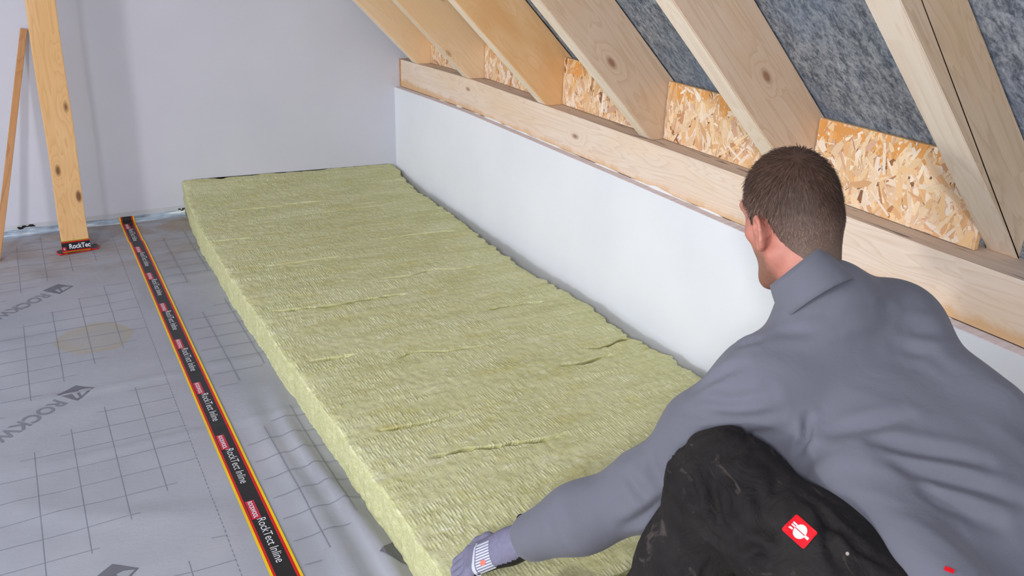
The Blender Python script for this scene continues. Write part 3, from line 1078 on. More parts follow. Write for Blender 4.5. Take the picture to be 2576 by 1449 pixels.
# ================================================================== MINERAL WOOL BATT
def wool():
    ny, nt = 1250, 250
    y = -.0015 - np.linspace(0, 1, ny) ** 1.0 * 4.0
    xl = np.interp(-y, [0, .3, .6, 1.28, 1.9, 2.3, 2.9, 4.1], [-1.112, -1.135, -1.150, -1.156, -1.147, -1.138, -1.128, -1.125])
    xr = np.interp(-y, [0, .08, .25, .41, .9, 1.43, 1.72, 1.98, 2.28, 2.46, 4.1], [-.018, -.022, -.055, -.066, -.07, -.108, -.094, -.074, -.088, -.062, -.07])
    yy = y.reshape(-1, 1)
    xl = xl + .0035 * vnoise(yy * 14, 31) + .0018 * vnoise(yy * 60, 32)
    r1 = vnoise(yy * 22, 33); r2 = vnoise(yy * 70, 34)
    xr = xr + .008 * r1 + .005 * r2 + .003 * vnoise(yy * 160, 36)
    zt_l = np.interp(-y, [0, .06, .16, .32, .6, 4.1], [.176, .170, .150, .132, .1235, .121])
    zt_r = np.interp(-y, [0, .06, .16, .32, .6, 4.1], [.148, .145, .136, .127, .121, .120])
    ns = 12                                   # points up a side
    rows = []
    tt = np.linspace(0, 1, nt)
    yg, tg = np.meshgrid(y, tt, indexing='ij')
    X = xl[:, None] * (1 - tg) + xr[:, None] * tg
    Z = zt_l[:, None] * (1 - tg) + zt_r[:, None] * tg
    Y = yg.copy()
    P = np.stack([X.ravel(), yg.ravel() + .05 * X.ravel()], -1)
    # fibre layers run across the batt
    lay = fbm(P * (1.5, 17) + (0, .7 * 0), 41, 3, .6).reshape(X.shape)
    lay2 = fbm(P * (5, 48), 45, 2).reshape(X.shape)
    soft = fbm(P * (2.2, 3.0), 47, 2).reshape(X.shape)
    amp = .5 + .8 * np.clip(tg, 0, 1) ** 1.5
    Z += lay * .0042 * amp + lay2 * .0012 + soft * .003
    # torn tufts
    tuft = vnoise(P * (55, 55), 51).reshape(X.shape) * .0011 + vnoise(P * (110, 60), 52).reshape(X.shape) * .0008
    Z += tuft
    # crimped strokes in rows
    rowp = P * (1, 1)
    ph = np.sin(P[:, 0] * 2 * math.pi / .0105 + 2.5 * vnoise(P * (8, 30), 53) + P[:, 1] * 60)
    gate = np.clip(vnoise(P * (4, 14), 54) + .55, 0, 1) * np.clip(np.abs(np.sin(P[:, 1] * math.pi / .034 + .6 * vnoise(P * (6, 6), 55))) * 1.3 - .2, 0, 1)
    Z += (ph * gate * .0004).reshape(X.shape)
    # cracks that follow the layers
    for (ya, xa, xb, dep, wob, sd) in [(-1.60, -1.10, -.62, .018, .02, 1), (-1.47, -.66, -.28, .010, .03, 2), (-.80, -1.14, -.98, .012, .008, 3),
                                       (-2.30, -.28, -.07, .022, .03, 4), (-2.36, -.42, -.22, .014, .02, 5), (-2.10, -.85, -.55, .008, .03, 6),
                                       (-1.15, -1.02, -.72, .009, .012, 7), (-1.05, -.5, -.15, .008, .02, 8), (-.60, -.62, -.30, .008, .012, 9),
                                       (-2.45, -1.05, -.8, .008, .02, 10), (-2.66, -.98, -.60, .010, .03, 11), (-2.9, -.75, -.3, .012, .02, 12),
                                       (-1.9, -.45, -.2, .009, .02, 13), (-.42, -1.0, -.55, .007, .01, 14), (-2.0, -1.1, -.95, .010, .02, 15), (-3.2, -.9, -.4, .012, .02, 16)]:
        yc = ya + wob * vnoise(np.stack([X.ravel() * 9, np.full(X.size, sd * 3.3)], -1), 60 + sd).reshape(X.shape) - .06 * (X - xa)
        e = np.clip(np.minimum(X - xa, xb - X) / .06, 0, 1)
        wdt = .0042 + .0020 * vnoise(np.stack([X.ravel() * 40, np.full(X.size, 1.)], -1), 80 + sd).reshape(X.shape)
        t_ = Y - yc
        g = np.exp(-(t_ / wdt) ** 2)
        Z += -2.4 * dep * e * g
        Y += 2.2 * dep * e * g
    # rounded, frayed long edges
    el = np.exp(-(X - xl[:, None]) / .010); er = np.exp(-(xr[:, None] - X) / .014)
    Z -= .005 * el * (1 + .8 * vnoise(np.stack([yg.ravel() * 25, X.ravel() * 0], -1), 91).reshape(X.shape)) + .007 * er * (1 + .8 * vnoise(np.stack([yg.ravel() * 30, X.ravel() * 0], -1), 92).reshape(X.shape))
    # back edge: curled up, torn lip with one notch
    bk = np.exp(y[:, None] / .012)
    Z += bk * (.004 * vnoise(np.stack([X.ravel() * 14, X.ravel() * 0], -1), 95).reshape(X.shape) - .012 * np.exp(-((X + .925) / .022) ** 2) * .7)
    # assemble the cross sections
    sl = np.linspace(0, 1, ns)[:-1]
    left, right = [], []
    z_l, z_r = Z[:, 0], Z[:, -1]
    for k, s in enumerate(sl):
        q = np.stack([yy[:, 0] * 26, np.full(ny, k * .9)], -1)
        wob = .0042 * vnoise(q, 97) + .0022 * vnoise(q * (3.1, 2), 98)
        left.append(np.stack([xl + wob * min(1, s * 4) * (1 - s ** 6) - .003 * math.sin(s * math.pi), y, s * z_l + .003], -1))
        right.append(np.stack([xr + .006 * vnoise(q * (1.4, 1), 99) * min(1, s * 4) * (1 - s ** 6) - .010 * (1 - s), y, s * z_r + .003], -1))
    top = np.stack([X, Y, Z], -1)
    prof = np.concatenate([np.stack(left, 1), top, np.stack(right[::-1], 1)], 1)
    npf = prof.shape[1]
    # ruffle the back face
    V = prof.reshape(-1, 3)
    i = np.arange(ny * npf).reshape(ny, npf)
    Q = np.stack([i[:-1, :-1], i[:-1, 1:], i[1:, 1:], i[1:, :-1]], -1)
    mi = np.zeros((ny - 1, npf - 1), np.int32)
    mi[:, :ns - 1] = 1
    mi[:, ns - 1 + nt - 1:] = 1
    Q = Q.reshape(-1, 4); mi = mi.ravel()
    # bottom
    Qb = np.stack([i[:-1, 0], i[1:, 0], i[1:, -1], i[:-1, -1]], -1)
    # end caps: pair profile points left/right (fan as quads between mirrored indices)
    m = npf // 2
    caps = []
    for row, fl in ((0, False), (ny - 1, True)):
        a = i[row, :m - 1]; b = i[row, 1:m]; c = i[row, ::-1][1:m]; d_ = i[row, ::-1][:m - 1]
        q = np.stack([a, b, c, d_], -1)
        caps.append(q if not fl else q[:, ::-1])
    Q = np.concatenate([Q[:, ::-1], Qb, caps[0], caps[1]])
    mi = np.concatenate([mi, np.ones(len(Qb), np.int32), np.ones(len(caps[0]) * 2, np.int32)])
    me = np_mesh('wool_batt', V, Q, mi)
    o = link('wool_batt', me, [MT['wool_top'], MT['wool_side']], None, True)
    tag(o, 'thick olive-green mineral wool batt laid along the white knee wall', 'insulation')
    return o


batt = wool()


# ================================================================== PERSON
def nrmz(v):
    v = np.asarray(v, float)
    return v / np.linalg.norm(v)


class Field:
    """signed distance field on a grid; smooth union of tapered capsules and ellipsoids"""
    def __init__(s, lo, hi, h):
        s.lo = np.array(lo, float); s.h = h
        s.n = np.ceil((np.array(hi) - s.lo) / h).astype(int) + 1
        s.F = np.full(s.n, .12, np.float32)

    def _box(s, a, b, pad):
        i0 = np.clip(np.floor((np.minimum(a, b) - pad - s.lo) / s.h).astype(int), 0, s.n)
        i1 = np.clip(np.ceil((np.maximum(a, b) + pad - s.lo) / s.h).astype(int) + 1, 0, s.n)
        sl = tuple(slice(x, y) for x, y in zip(i0, i1))
        ax = [s.lo[k] + s.h * np.arange(i0[k], i1[k]) for k in range(3)]
        G = np.stack(np.meshgrid(*ax, indexing='ij'), -1).astype(np.float32)
        return sl, G

    def _comb(s, sl, d, k, sub=False):
        f = s.F[sl]
        if sub:
            d = -d
            h = np.maximum(k - np.abs(f - d), 0) / k
            s.F[sl] = np.maximum(f, d) + h * h * k / 4
        else:
            h = np.maximum(k - np.abs(f - d), 0) / k
            s.F[sl] = np.minimum(f, d) - h * h * k / 4

    def cap(s, a, b, ra, rb=None, k=.03, sub=False):
        a = np.array(a, float); b = np.array(b, float)
        rb = ra if rb is None else rb
        sl, G = s._box(a, b, max(ra, rb) + k + 2 * s.h)
        if 0 in G.shape: return s
        ab = b - a
        t = np.clip(((G - a) @ ab) / max(ab @ ab, 1e-12), 0, 1)
        d = np.linalg.norm(G - a - t[..., None] * ab, axis=-1) - (ra + (rb - ra) * t)
        s._comb(sl, d, k, sub)
        return s

    def chain(s, pts, rs, k=.03):
        for i in range(len(pts) - 1):
            s.cap(pts[i], pts[i + 1], rs[i], rs[i + 1], k)
        return s

    def ell(s, c, axes, r, k=.03, sub=False):
        c = np.array(c, float); A = np.array(axes, float); r = np.array(r, float)
        sl, G = s._box(c, c, max(r) + k + 2 * s.h)
        if 0 in G.shape: return s
        q = (G - c) @ A.T
        k0 = np.linalg.norm(q / r, axis=-1)
        k1 = np.linalg.norm(q / (r * r), axis=-1)
        d = k0 * (k0 - 1) / np.maximum(k1, 1e-6)
        s._comb(sl, d, k, sub)
        return s

    def cut(s, p, n):
        """remove everything on the +n side of the plane"""
        ax = [s.lo[k] + s.h * np.arange(s.n[k]) for k in range(3)]
        n = nrmz(n)
        d = ((ax[0] - p[0]) * n[0])[:, None, None] + ((ax[1] - p[1]) * n[1])[None, :, None] + ((ax[2] - p[2]) * n[2])[None, None, :]
        s.F = np.maximum(s.F, d.astype(np.float32))
        return s

    def mesh(s, name, disp=None):
        F = s.F
        nx, ny, nz = F.shape
        sg = F < 0
        cs = np.zeros((nx - 1, ny - 1, nz - 1), np.int8)
        corners = [(i, j, k) for i in (0, 1) for j in (0, 1) for k in (0, 1)]
        for (i, j, k) in corners:
            cs += sg[i:nx - 1 + i, j:ny - 1 + j, k:nz - 1 + k]
        act = (cs > 0) & (cs < 8)
        idx = np.argwhere(act)
        vid = np.full(act.shape, -1, np.int64)
        vid[act] = np.arange(len(idx))
        acc = np.zeros((len(idx), 3)); cnt = np.zeros(len(idx))
        for a in corners:
            for axd in range(3):
                if a[axd] == 1: continue
                b = list(a); b[axd] = 1
                fa = F[idx[:, 0] + a[0], idx[:, 1] + a[1], idx[:, 2] + a[2]]
                fb = F[idx[:, 0] + b[0], idx[:, 1] + b[1], idx[:, 2] + b[2]]
                m_ = (fa < 0) != (fb < 0)
                t = np.where(m_, fa / np.where(m_, fa - fb, 1), 0)
                p = np.tile(np.array(a, float), (len(idx), 1))
                p[:, axd] += t
                acc[m_] += p[m_]; cnt[m_] += 1
        V = (idx + acc / cnt[:, None]) * s.h + s.lo
        Qs = []
        for axd in range(3):
            o1, o2 = [(1, 2), (2, 0), (0, 1)][axd]
            sh = list(F.shape); sh[axd] -= 1
            s0 = [slice(None)] * 3; s1 = [slice(None)] * 3
            s0[axd] = slice(0, -1); s1[axd] = slice(1, None)
            A = sg[tuple(s0)]; B = sg[tuple(s1)]
            e = np.argwhere(A != B)
            e = e[(e[:, o1] > 0) & (e[:, o2] > 0) & (e[:, o1] < F.shape[o1] - 1) & (e[:, o2] < F.shape[o2] - 1)]
            if not len(e): continue
            def g(d1, d2):
                q = e.copy(); q[:, o1] -= d1; q[:, o2] -= d2
                return vid[q[:, 0], q[:, 1], q[:, 2]]
            quad = np.stack([g(1, 1), g(0, 1), g(0, 0), g(1, 0)], -1)
            flip = ~A[tuple(e.T)]
            quad[flip] = quad[flip][:, ::-1]
            Qs.append(quad)
        Q = np.concatenate(Qs)
        Q = Q[(Q >= 0).all(1)]
        # a little Laplacian smoothing
        for it in range(2):
            S = np.zeros_like(V); c = np.zeros(len(V))
            for j in range(4):
                a, b = Q[:, j], Q[:, (j + 1) % 4]
                np.add.at(S, a, V[b]); np.add.at(c, a, 1)
                np.add.at(S, b, V[a]); np.add.at(c, b, 1)
            V = V * .5 + .5 * S / np.maximum(c, 1)[:, None]
        if disp is not None:
            N = vnormals(V, Q)
            V = V + N * disp(V, N)[:, None]
        return np_mesh(name, V, Q)


def vnormals(V, Q):
    n = np.cross(V[Q[:, 2]] - V[Q[:, 0]], V[Q[:, 3]] - V[Q[:, 1]])
    N = np.zeros_like(V)
    for j in range(4):
        np.add.at(N, Q[:, j], n)
    return N / np.maximum(np.linalg.norm(N, axis=1), 1e-12)[:, None]


A3 = lambda *v: np.array(v, float)
# joints (metres)
SHL, SHR = A3(-.684, -3.412, .640), A3(-.395, -3.435, .705)
ELL, WRL = A3(-.805, -3.300, .402), A3(-1.000, -3.108, .200)
ELR, WRR = A3(-.345, -3.30, .46), A3(-.42, -3.16, .24)
HIPL, HIPR = A3(-.765, -3.90, .445), A3(-.52, -3.91, .43)
KNL, ANL, TOL = A3(-.832, -3.500, .548), A3(-.925, -3.44, .205), A3(-.955, -3.245, .150)
KNR, ANR, TOR = A3(-.47, -3.50, .205), A3(-.49, -3.92, .20), A3(-.49, -4.00, .145)
MSH = (SHL + SHR) / 2
MHP = A3(-.5925, -3.875, .450)
PEL = (HIPL + HIPR) / 2
SP = nrmz(MSH - MHP)                          # up the spine
LT = nrmz((SHR - SHL) - SP * ((SHR - SHL) @ SP))   # towards his right
BK = np.cross(LT, SP)                         # out of his back
if BK[2] < 0: BK = -BK
TA = np.array([LT, SP, BK])                   # torso axes

# head frame
hd, hp, hr = math.radians(84), math.radians(20), math.radians(-6)
HF = A3(math.cos(hd) * math.cos(hp), math.sin(hd) * math.cos(hp), -math.sin(hp))
HU = A3(math.cos(hd) * math.sin(hp), math.sin(hd) * math.sin(hp), math.cos(hp))
HL = np.cross(HU, HF)
HU2 = HU * math.cos(hr) + np.cross(HF, HU) * math.sin(hr)
HU = HU2; HL = np.cross(HU, HF)
HC = A3(-.5335, -3.2795, .9020)
HA = np.array([HF, HL, HU])
hpt = lambda f, l, u: HC + HF * f + HL * l + HU * u
NECK0 = A3(-.552, -3.395, .755)
NECK1 = hpt(-.022, 0, -.075)


def hand_prims(Fd, wr, d, out, pal, e=0.0, curl=1.0):
    """gripping hand: wr wrist, d pointing from wrist to knuckles, out = thumb side, pal = palm normal (towards what it holds)"""
    d, out, pal = nrmz(d), nrmz(out), nrmz(pal)
    kn = wr + d * .092
    for j, s in enumerate((-.030, -.010, .010, .030)):
        Fd.cap(wr + out * s * .7 + d * .015, kn + out * s, .0150 + e, .0125 + e, .012)
    Ls = [(.036, .022, .018), (.041, .026, .020), (.044, .028, .021), (.040, .025, .020)]
    for j, s in enumerate((-.032, -.011, .011, .032)):
        p = kn + out * s
        ang = .35 * curl
        r = (.0085, .0092, .0095, .0090)[j] + e
        for L, da in zip(Ls[j], (0, .75 * curl, .55 * curl)):
            ang += da
            q = p + (d * math.cos(ang) + pal * math.sin(ang)) * L
            Fd.cap(p, q, r, r * .93, .004)
            p = q; r *= .93
    # thumb from the side of the palm near its base
    p = wr + d * .028 + out * .026
    for L, (a, b, c) in zip((.042, .034, .028), ((.62, .75, .15), (.8, .45, .4), (.85, .15, .5))):
        q = p + nrmz(d * a + out * b + pal * c) * L
        Fd.cap(p, q, .0125 + e, .0110 + e, .008)
        p = q


HDL = nrmz(A3(-.80, .40, -.42))
OUTL = nrmz(np.cross(HDL, A3(0, 0, -1)))      # thumb side of the left hand
if OUTL[1] < 0: OUTL = -OUTL
PALL = nrmz(np.cross(OUTL, HDL))
if PALL[2] > 0: PALL = -PALL
HDR = nrmz(A3(-.15, .9, -.38)); OUTR = A3(-.95, -.2, 0.05)
PALR = A3(0.0, -.3, -.95)

# ---- body: one continuous skin surface (head, neck, torso, limbs, hands)
fd = Field((-1.25, -4.06, .10), (-.20, -2.93, 1.06), .0065)
fd.ell(MSH * .55 + MHP * .45 - BK * .05, TA, (.145, .24, .085), .05)
fd.ell(MHP - BK * .02, TA, (.14, .12, .085), .05)
fd.chain([SHL - BK * .02, ELL, WRL], [.045, .036, .026], .02)
fd.chain([SHR - BK * .02, ELR, WRR], [.045, .036, .026], .02)
fd.cap(SHL - BK * .03, SHR - BK * .03, .045, .045, .03)
fd.chain([HIPL, KNL, ANL, ANL * .35 + TOL * .65], [.062, .045, .034, .028], .02)
fd.chain([HIPR, KNR, ANR], [.062, .042, .034], .02)
hand_prims(fd, WRL, HDL, OUTL, PALL, -.003)
hand_prims(fd, WRR, HDR, OUTR, PALR, -.003, .45)
# neck and head
fd.cap(NECK0 - BK * .02, NECK1, .050, .055, .03)
fd.ell(hpt(-.006, 0, .018), HA, (.092, .0715, .092), .02)
fd.ell(hpt(.028, 0, -.045), HA, (.066, .058, .082), .03)
fd.ell(hpt(.062, 0, -.117), HA, (.030, .034, .024), .03)
for s_ in (-1, 1):
    fd.cap(hpt(-.010, .060 * s_, -.066), hpt(.058, .026 * s_, -.120), .018, .016, .025)
    fd.cap(hpt(.066, .034 * s_, -.022), hpt(.050, .054 * s_, -.026), .013, .012, .02)     # cheek bone
    fd.cap(hpt(.084, .014 * s_, .022), hpt(.076, .042 * s_, .026), .010, .009, .02)       # brow
    fd.ell(hpt(.094, .031 * s_, .001), HA, (.013, .015, .0085), .010, True)              # eye socket
    fd.cap(hpt(.0800, .020 * s_, .0065), hpt(.0765, .042 * s_, .0055), .0042, .0038, .004)   # lids
    fd.cap(hpt(.0790, .021 * s_, -.0075), hpt(.0760, .041 * s_, -.0065), .0042, .0038, .004)
fd.cap(hpt(.090, 0, .008), hpt(.112, 0, -.030), .008, .012, .014)                        # nose
for s_ in (-1, 1):
    fd.cap(hpt(.100, .010 * s_, -.036), hpt(.096, .012 * s_, -.037), .007, .006, .008)
fd.cap(hpt(.088, -.020, -.066), hpt(.088, .020, -.066), .0075, .0075, .010)               # lips
fd.cap(hpt(.086, -.016, -.076), hpt(.086, .016, -.076), .008, .008, .008)
skin_me = fd.mesh('body')

person = empty('person', tuple(A3(ANL[0], ANL[1], .125)))
tag(person, 'crouching man in grey sweatshirt and black work trousers seen from behind', 'person')
body = adopt(link('body', skin_me, MT['skin'], None, True), person)
# ears: fine detail grid, joined to the body mesh so that the figure stays one piece
EAR = []
for s_ in (-1, 1):
    c = hpt(-.006, .073 * s_, -.022)
    fe = Field(c - .05, c + .05, .0028)
    ef = nrmz(HF * .9 + HL * s_ * -.35)            # ear plane leans out at the back
    el = nrmz(np.cross(HU, ef)) * (1)
    eu = nrmz(HU + HF * -.12)
    ax = np.array([ef, nrmz(np.cross(eu, ef)), eu])
    fe.ell(c + HL * s_ * .006, ax, (.0165, .0065, .031), .004)
    out_ = HL * s_
    fe.ell(c + out_ * .014 + ef * .002 + eu * .003, ax, (.0095, .008, .019), .004, True)
    pts = [c + out_ * .0115 + ef * (.0155 * math.cos(a)) + eu * (.030 * math.sin(a)) for a in np.linspace(-.9, math.pi + 1.0, 9)]
    pts = [p - ef * .0 for p in pts]
    fe.chain(pts, [.0028 + .0008 * math.sin(i / 8 * math.pi) for i in range(9)], .004)
    fe.cap(c + out_ * .008 - eu * .027 + ef * .002, c + out_ * .007 - eu * .030 + ef * .004, .0065, .0055, .006)   # lobe
    fe.cap(c - out_ * .012, c + out_ * .003, .014, .012, .01)
    EAR.append(fe.mesh('ear'))
bm = bmesh.new()
bm.from_mesh(skin_me)
for me in EAR:
    bm.from_mesh(me)
bm.to_mesh(skin_me); bm.free()
skin_me.polygons.foreach_set('use_smooth', np.ones(len(skin_me.polygons), bool))
vb = np.empty(len(skin_me.vertices) * 3); skin_me.vertices.foreach_get('co', vb)
qb = (vb.reshape(-1, 3) - HC) @ HA.T
bd = np.clip((-.048 - qb[:, 2] + .25 * np.minimum(qb[:, 0] - .02, 0)) / .02, 0, 1) * np.clip((qb[:, 0] + .012) / .02, 0, 1) * (np.linalg.norm(qb, axis=1) < .18)
ca = skin_me.color_attributes.new('beard', 'FLOAT_COLOR', 'POINT')
ca.data.foreach_set('color', np.stack([bd, bd, bd, np.ones_like(bd)], -1).astype(np.float32).ravel())
for s_ in (-1, 1):
    b2 = bmesh.new()
    bmesh.ops.create_uvsphere(b2, u_segments=20, v_segments=12, radius=.0112)
    e = bm_obj('eye', b2, MT['eye'], None, True)
    e.location = tuple(hpt(.0742, .031 * s_, .000))
    adopt(e, person)
    b2 = bmesh.new()
    bmesh.ops.create_uvsphere(b2, u_segments=16, v_segments=10, radius=.0055)
    for v in b2.verts: v.co.y *= .35
    ir = bm_obj('iris', b2, MT['iris'], None, True)
    ir.location = tuple(hpt(.0838, .031 * s_, .000))
    adopt(ir, e)

# ---- hair: cropped cap plus fine short strands
fh = Field(HC - .155, HC + .155, .0032)
fh.ell(hpt(-.008, 0, .020), HA, (.0960, .0760, .0960), .01)
fh.cap(hpt(-.052, 0, -.030), hpt(-.046, 0, -.085), .049, .043, .03)      # back of the head down to the nape
# keep the face, the ears and the throat free
def keep(p, nrm):
    fh.cut(p, nrm)
fh.cut(hpt(.0, 0, -.100), -HU + HF * .30)                     # nape line
ax = [fh.lo[k] + fh.h * np.arange(fh.n[k]) for k in range(3)]
G = np.stack(np.meshgrid(*ax, indexing='ij'), -1) - HC
qf, ql, qu = G @ HF, G @ HL, G @ HU
# hairline: forehead edge in front, sideburn, arc behind the ear, tapering to the nape
line = np.interp(qf, [-.12, -.07, -.045, -.030, -.022, -.004, .010, .022, .030, .060, .075, .085], [-.105, -.102, -.085, -.052, .004, .014, .004, -.034, .020, .034, .062, .2])
side = np.clip(np.abs(ql) / .05, 0, 1)
line = np.where(qf < -.02, line, line)
fh.F = np.maximum(fh.F, ((line - qu) * .6).astype(np.float32))
hair_me = fh.mesh('hair', lambda V, N: .0009 * fbm((V - HC) @ HA.T * (40, 40, 40), 3, 2))
Vh = np.empty(len(hair_me.vertices) * 3); hair_me.vertices.foreach_get('co', Vh); Vh = Vh.reshape(-1, 3)
Nh = np.empty(len(hair_me.vertices) * 3); hair_me.vertices.foreach_get('normal', Nh); Nh = Nh.reshape(-1, 3)
sel = RNG.integers(0, len(Vh), 16000)
crown = hpt(-.055, .01, .095)
loc = (Vh[sel] - HC) @ HA.T
outw = ((Nh[sel]) * (Vh[sel] - hpt(-.01, 0, 0))).sum(1) > 0.02
outw &= ~((loc[:, 0] > .055) & (loc[:, 2] < .075))
sel = sel[outw]
p0 = Vh[sel]; n0 = Nh[sel]
flow = (p0 - crown)
flow -= n0 * (flow * n0).sum(1)[:, None]
flow /= np.maximum(np.linalg.norm(flow, axis=1), 1e-6)[:, None]
flow += RNG.normal(0, .12, flow.shape)
ulen = np.clip(((p0 - HC) @ HU + .09) / .16, .12, 1)
Ln = (RNG.uniform(.012, .024, len(p0)) * ulen)[:, None]
sdv = np.cross(n0, flow); sdv /= np.maximum(np.linalg.norm(sdv, axis=1), 1e-6)[:, None]
wv = .00075
rt = p0 - n0 * .0012
m1 = p0 + flow * Ln * .55 + n0 * (.0007 * ulen[:, None])
m2 = p0 + flow * Ln + n0 * (.0003 * ulen[:, None])
Vs = np.stack([rt - sdv * wv, rt + sdv * wv, m1 + sdv * wv, m1 - sdv * wv, m2 + sdv * wv * .3, m2 - sdv * wv * .3], 1).reshape(-1, 3)
k = np.arange(len(p0))[:, None] * 6
Qs = np.concatenate([k + [0, 1, 2, 3], k + [3, 2, 4, 5]])
nv = len(Vh)
Qh = np.array([p.vertices[:] for p in hair_me.polygons])
hair_all = np_mesh('hair', np.concatenate([Vh, Vs]), np.concatenate([Qh, Qs + nv]), None)
tn = np.concatenate([np.full(nv, .85), np.repeat(RNG.uniform(.55, 1.3, len(p0)), 6)])
ca = hair_all.color_attributes.new('tone', 'FLOAT_COLOR', 'POINT')
ca.data.foreach_set('color', np.stack([tn, tn, tn, np.ones_like(tn)], -1).astype(np.float32).ravel())
hair = adopt(link('hair', hair_all, MT['hair'], None, True), person, 'short brown hair')


# ---- sweatshirt
def seg_dist(P, a, b):
    ab = b - a
    t = np.clip(((P - a) @ ab) / (ab @ ab), 0, 1)
    return np.linalg.norm(P - a - t[:, None] * ab, axis=1), t


# (depth, width, points): valley lines of the drawn cloth
FOLDS = [
   (0.012, 0.012, [(-0.716, -3.559, 0.598), (-0.69, -3.625, 0.615), (-0.648, -3.697, 0.628), (-0.589, -3.755, 0.624), (-0.539, -3.8, 0.611)]),
   (0.012, 0.013, [(-0.717, -3.582, 0.593), (-0.687, -3.663, 0.605), (-0.65, -3.738, 0.607), (-0.6, -3.802, 0.593)]),
   (0.011, 0.012, [(-0.721, -3.612, 0.583), (-0.708, -3.699, 0.581), (-0.694, -3.762, 0.563), (-0.691, -3.809, 0.547)]),
   (0.01, 0.012, [(-0.661, -3.632, 0.639), (-0.61, -3.684, 0.647), (-0.548, -3.741, 0.642)]),
   (0.007, 0.01, [(-0.805, -3.372, 0.598), (-0.773, -3.446, 0.624), (-0.729, -3.498, 0.648)]),
   (0.007, 0.01, [(-0.819, -3.376, 0.577), (-0.778, -3.439, 0.592), (-0.722, -3.509, 0.622)]),
   (0.006, 0.01, [(-0.784, -3.369, 0.626), (-0.771, -3.439, 0.652), (-0.734, -3.479, 0.678)]),
   (0.007, 0.012, [(-0.636, -3.409, 0.764), (-0.6, -3.45, 0.785), (-0.534, -3.473, 0.796)]),
   (0.006, 0.011, [(-0.669, -3.409, 0.741), (-0.628, -3.447, 0.757), (-0.569, -3.475, 0.778), (-0.484, -3.476, 0.784)]),
   (0.007, 0.012, [(-0.677, -3.577, 0.638), (-0.634, -3.605, 0.659), (-0.589, -3.626, 0.673)]),
   (0.007, 0.01, [(-0.722, -3.375, 0.711), (-0.687, -3.401, 0.734)]),
   (0.006, 0.009, [(-0.777, -3.34, 0.621), (-0.764, -3.388, 0.674), (-0.745, -3.421, 0.704)]),
   (0.01, 0.007, [(-0.69, -3.523, 0.645), (-0.705, -3.541, 0.617), (-0.72, -3.541, 0.594)]),
   (0.01, 0.01, [(-0.831, -3.379, 0.446), (-0.86, -3.364, 0.411), (-0.885, -3.321, 0.354)]),
   (0.005, 0.01, [(-0.837, -3.321, 0.509), (-0.846, -3.336, 0.487), (-0.845, -3.359, 0.467)]),
   (0.006, 0.01, [(-0.87, -3.3, 0.455), (-0.873, -3.331, 0.441), (-0.859, -3.36, 0.43)]),
   (0.005, 0.012, [(-0.959, -3.198, 0.347), (-0.969, -3.224, 0.322), (-0.957, -3.25, 0.29)]),
   (0.005, 0.011, [(-0.494, -3.514, 0.727), (-0.447, -3.545, 0.708), (-0.45, -3.604, 0.692)]),
   (0.008, 0.013, [(-0.46, -3.506, 0.747), (-0.387, -3.527, 0.725)]),
]
TFOLDS = [
   (0.012, 0.009, [(-0.89, -3.532, 0.598), (-0.903, -3.552, 0.571), (-0.908, -3.579, 0.547), (-0.905, -3.608, 0.534)]),
   (0.01, 0.008, [(-0.92, -3.534, 0.546), (-0.909, -3.562, 0.521), (-0.906, -3.611, 0.522)]),
   (0.01, 0.008, [(-0.857, -3.595, 0.602), (-0.873, -3.619, 0.584), (-0.887, -3.646, 0.565)]),
   (0.008, 0.008, [(-0.818, -3.594, 0.614), (-0.853, -3.617, 0.597), (-0.875, -3.65, 0.578), (-0.891, -3.677, 0.561)]),
   (0.008, 0.008, [(-0.822, -3.686, 0.605), (-0.842, -3.717, 0.593), (-0.852, -3.749, 0.572)]),
   (0.007, 0.006, [(-0.813, -3.631, 0.607), (-0.822, -3.693, 0.603), (-0.815, -3.746, 0.59), (-0.793, -3.785, 0.577)]),
   (0.009, 0.008, [(-0.906, -3.621, 0.518), (-0.897, -3.647, 0.549), (-0.896, -3.676, 0.555)]),
   (0.007, 0.007, [(-0.91, -3.495, 0.596), (-0.915, -3.514, 0.572), (-0.914, -3.543, 0.554)]),
]


def fold_disp(V, folds):
    d = np.zeros(len(V))
    for dep, wid, pts in folds:
        pts = [np.array(p, float) for p in pts]
        best = np.full(len(V), 9.0); tt = np.zeros(len(V))
        for i in range(len(pts) - 1):
            dist, t = seg_dist(V, pts[i], pts[i + 1])
            m_ = dist < best
            best[m_] = dist[m_]; tt[m_] = (i + t[m_]) / (len(pts) - 1)
        fade = np.sin(np.clip(tt, .03, .97) * math.pi) ** .5
        d += -dep * fade * np.exp(-(best / wid) ** 2) + dep * .6 * fade * np.exp(-((best - wid * 2.0) / (wid * 1.1)) ** 2)
    return d


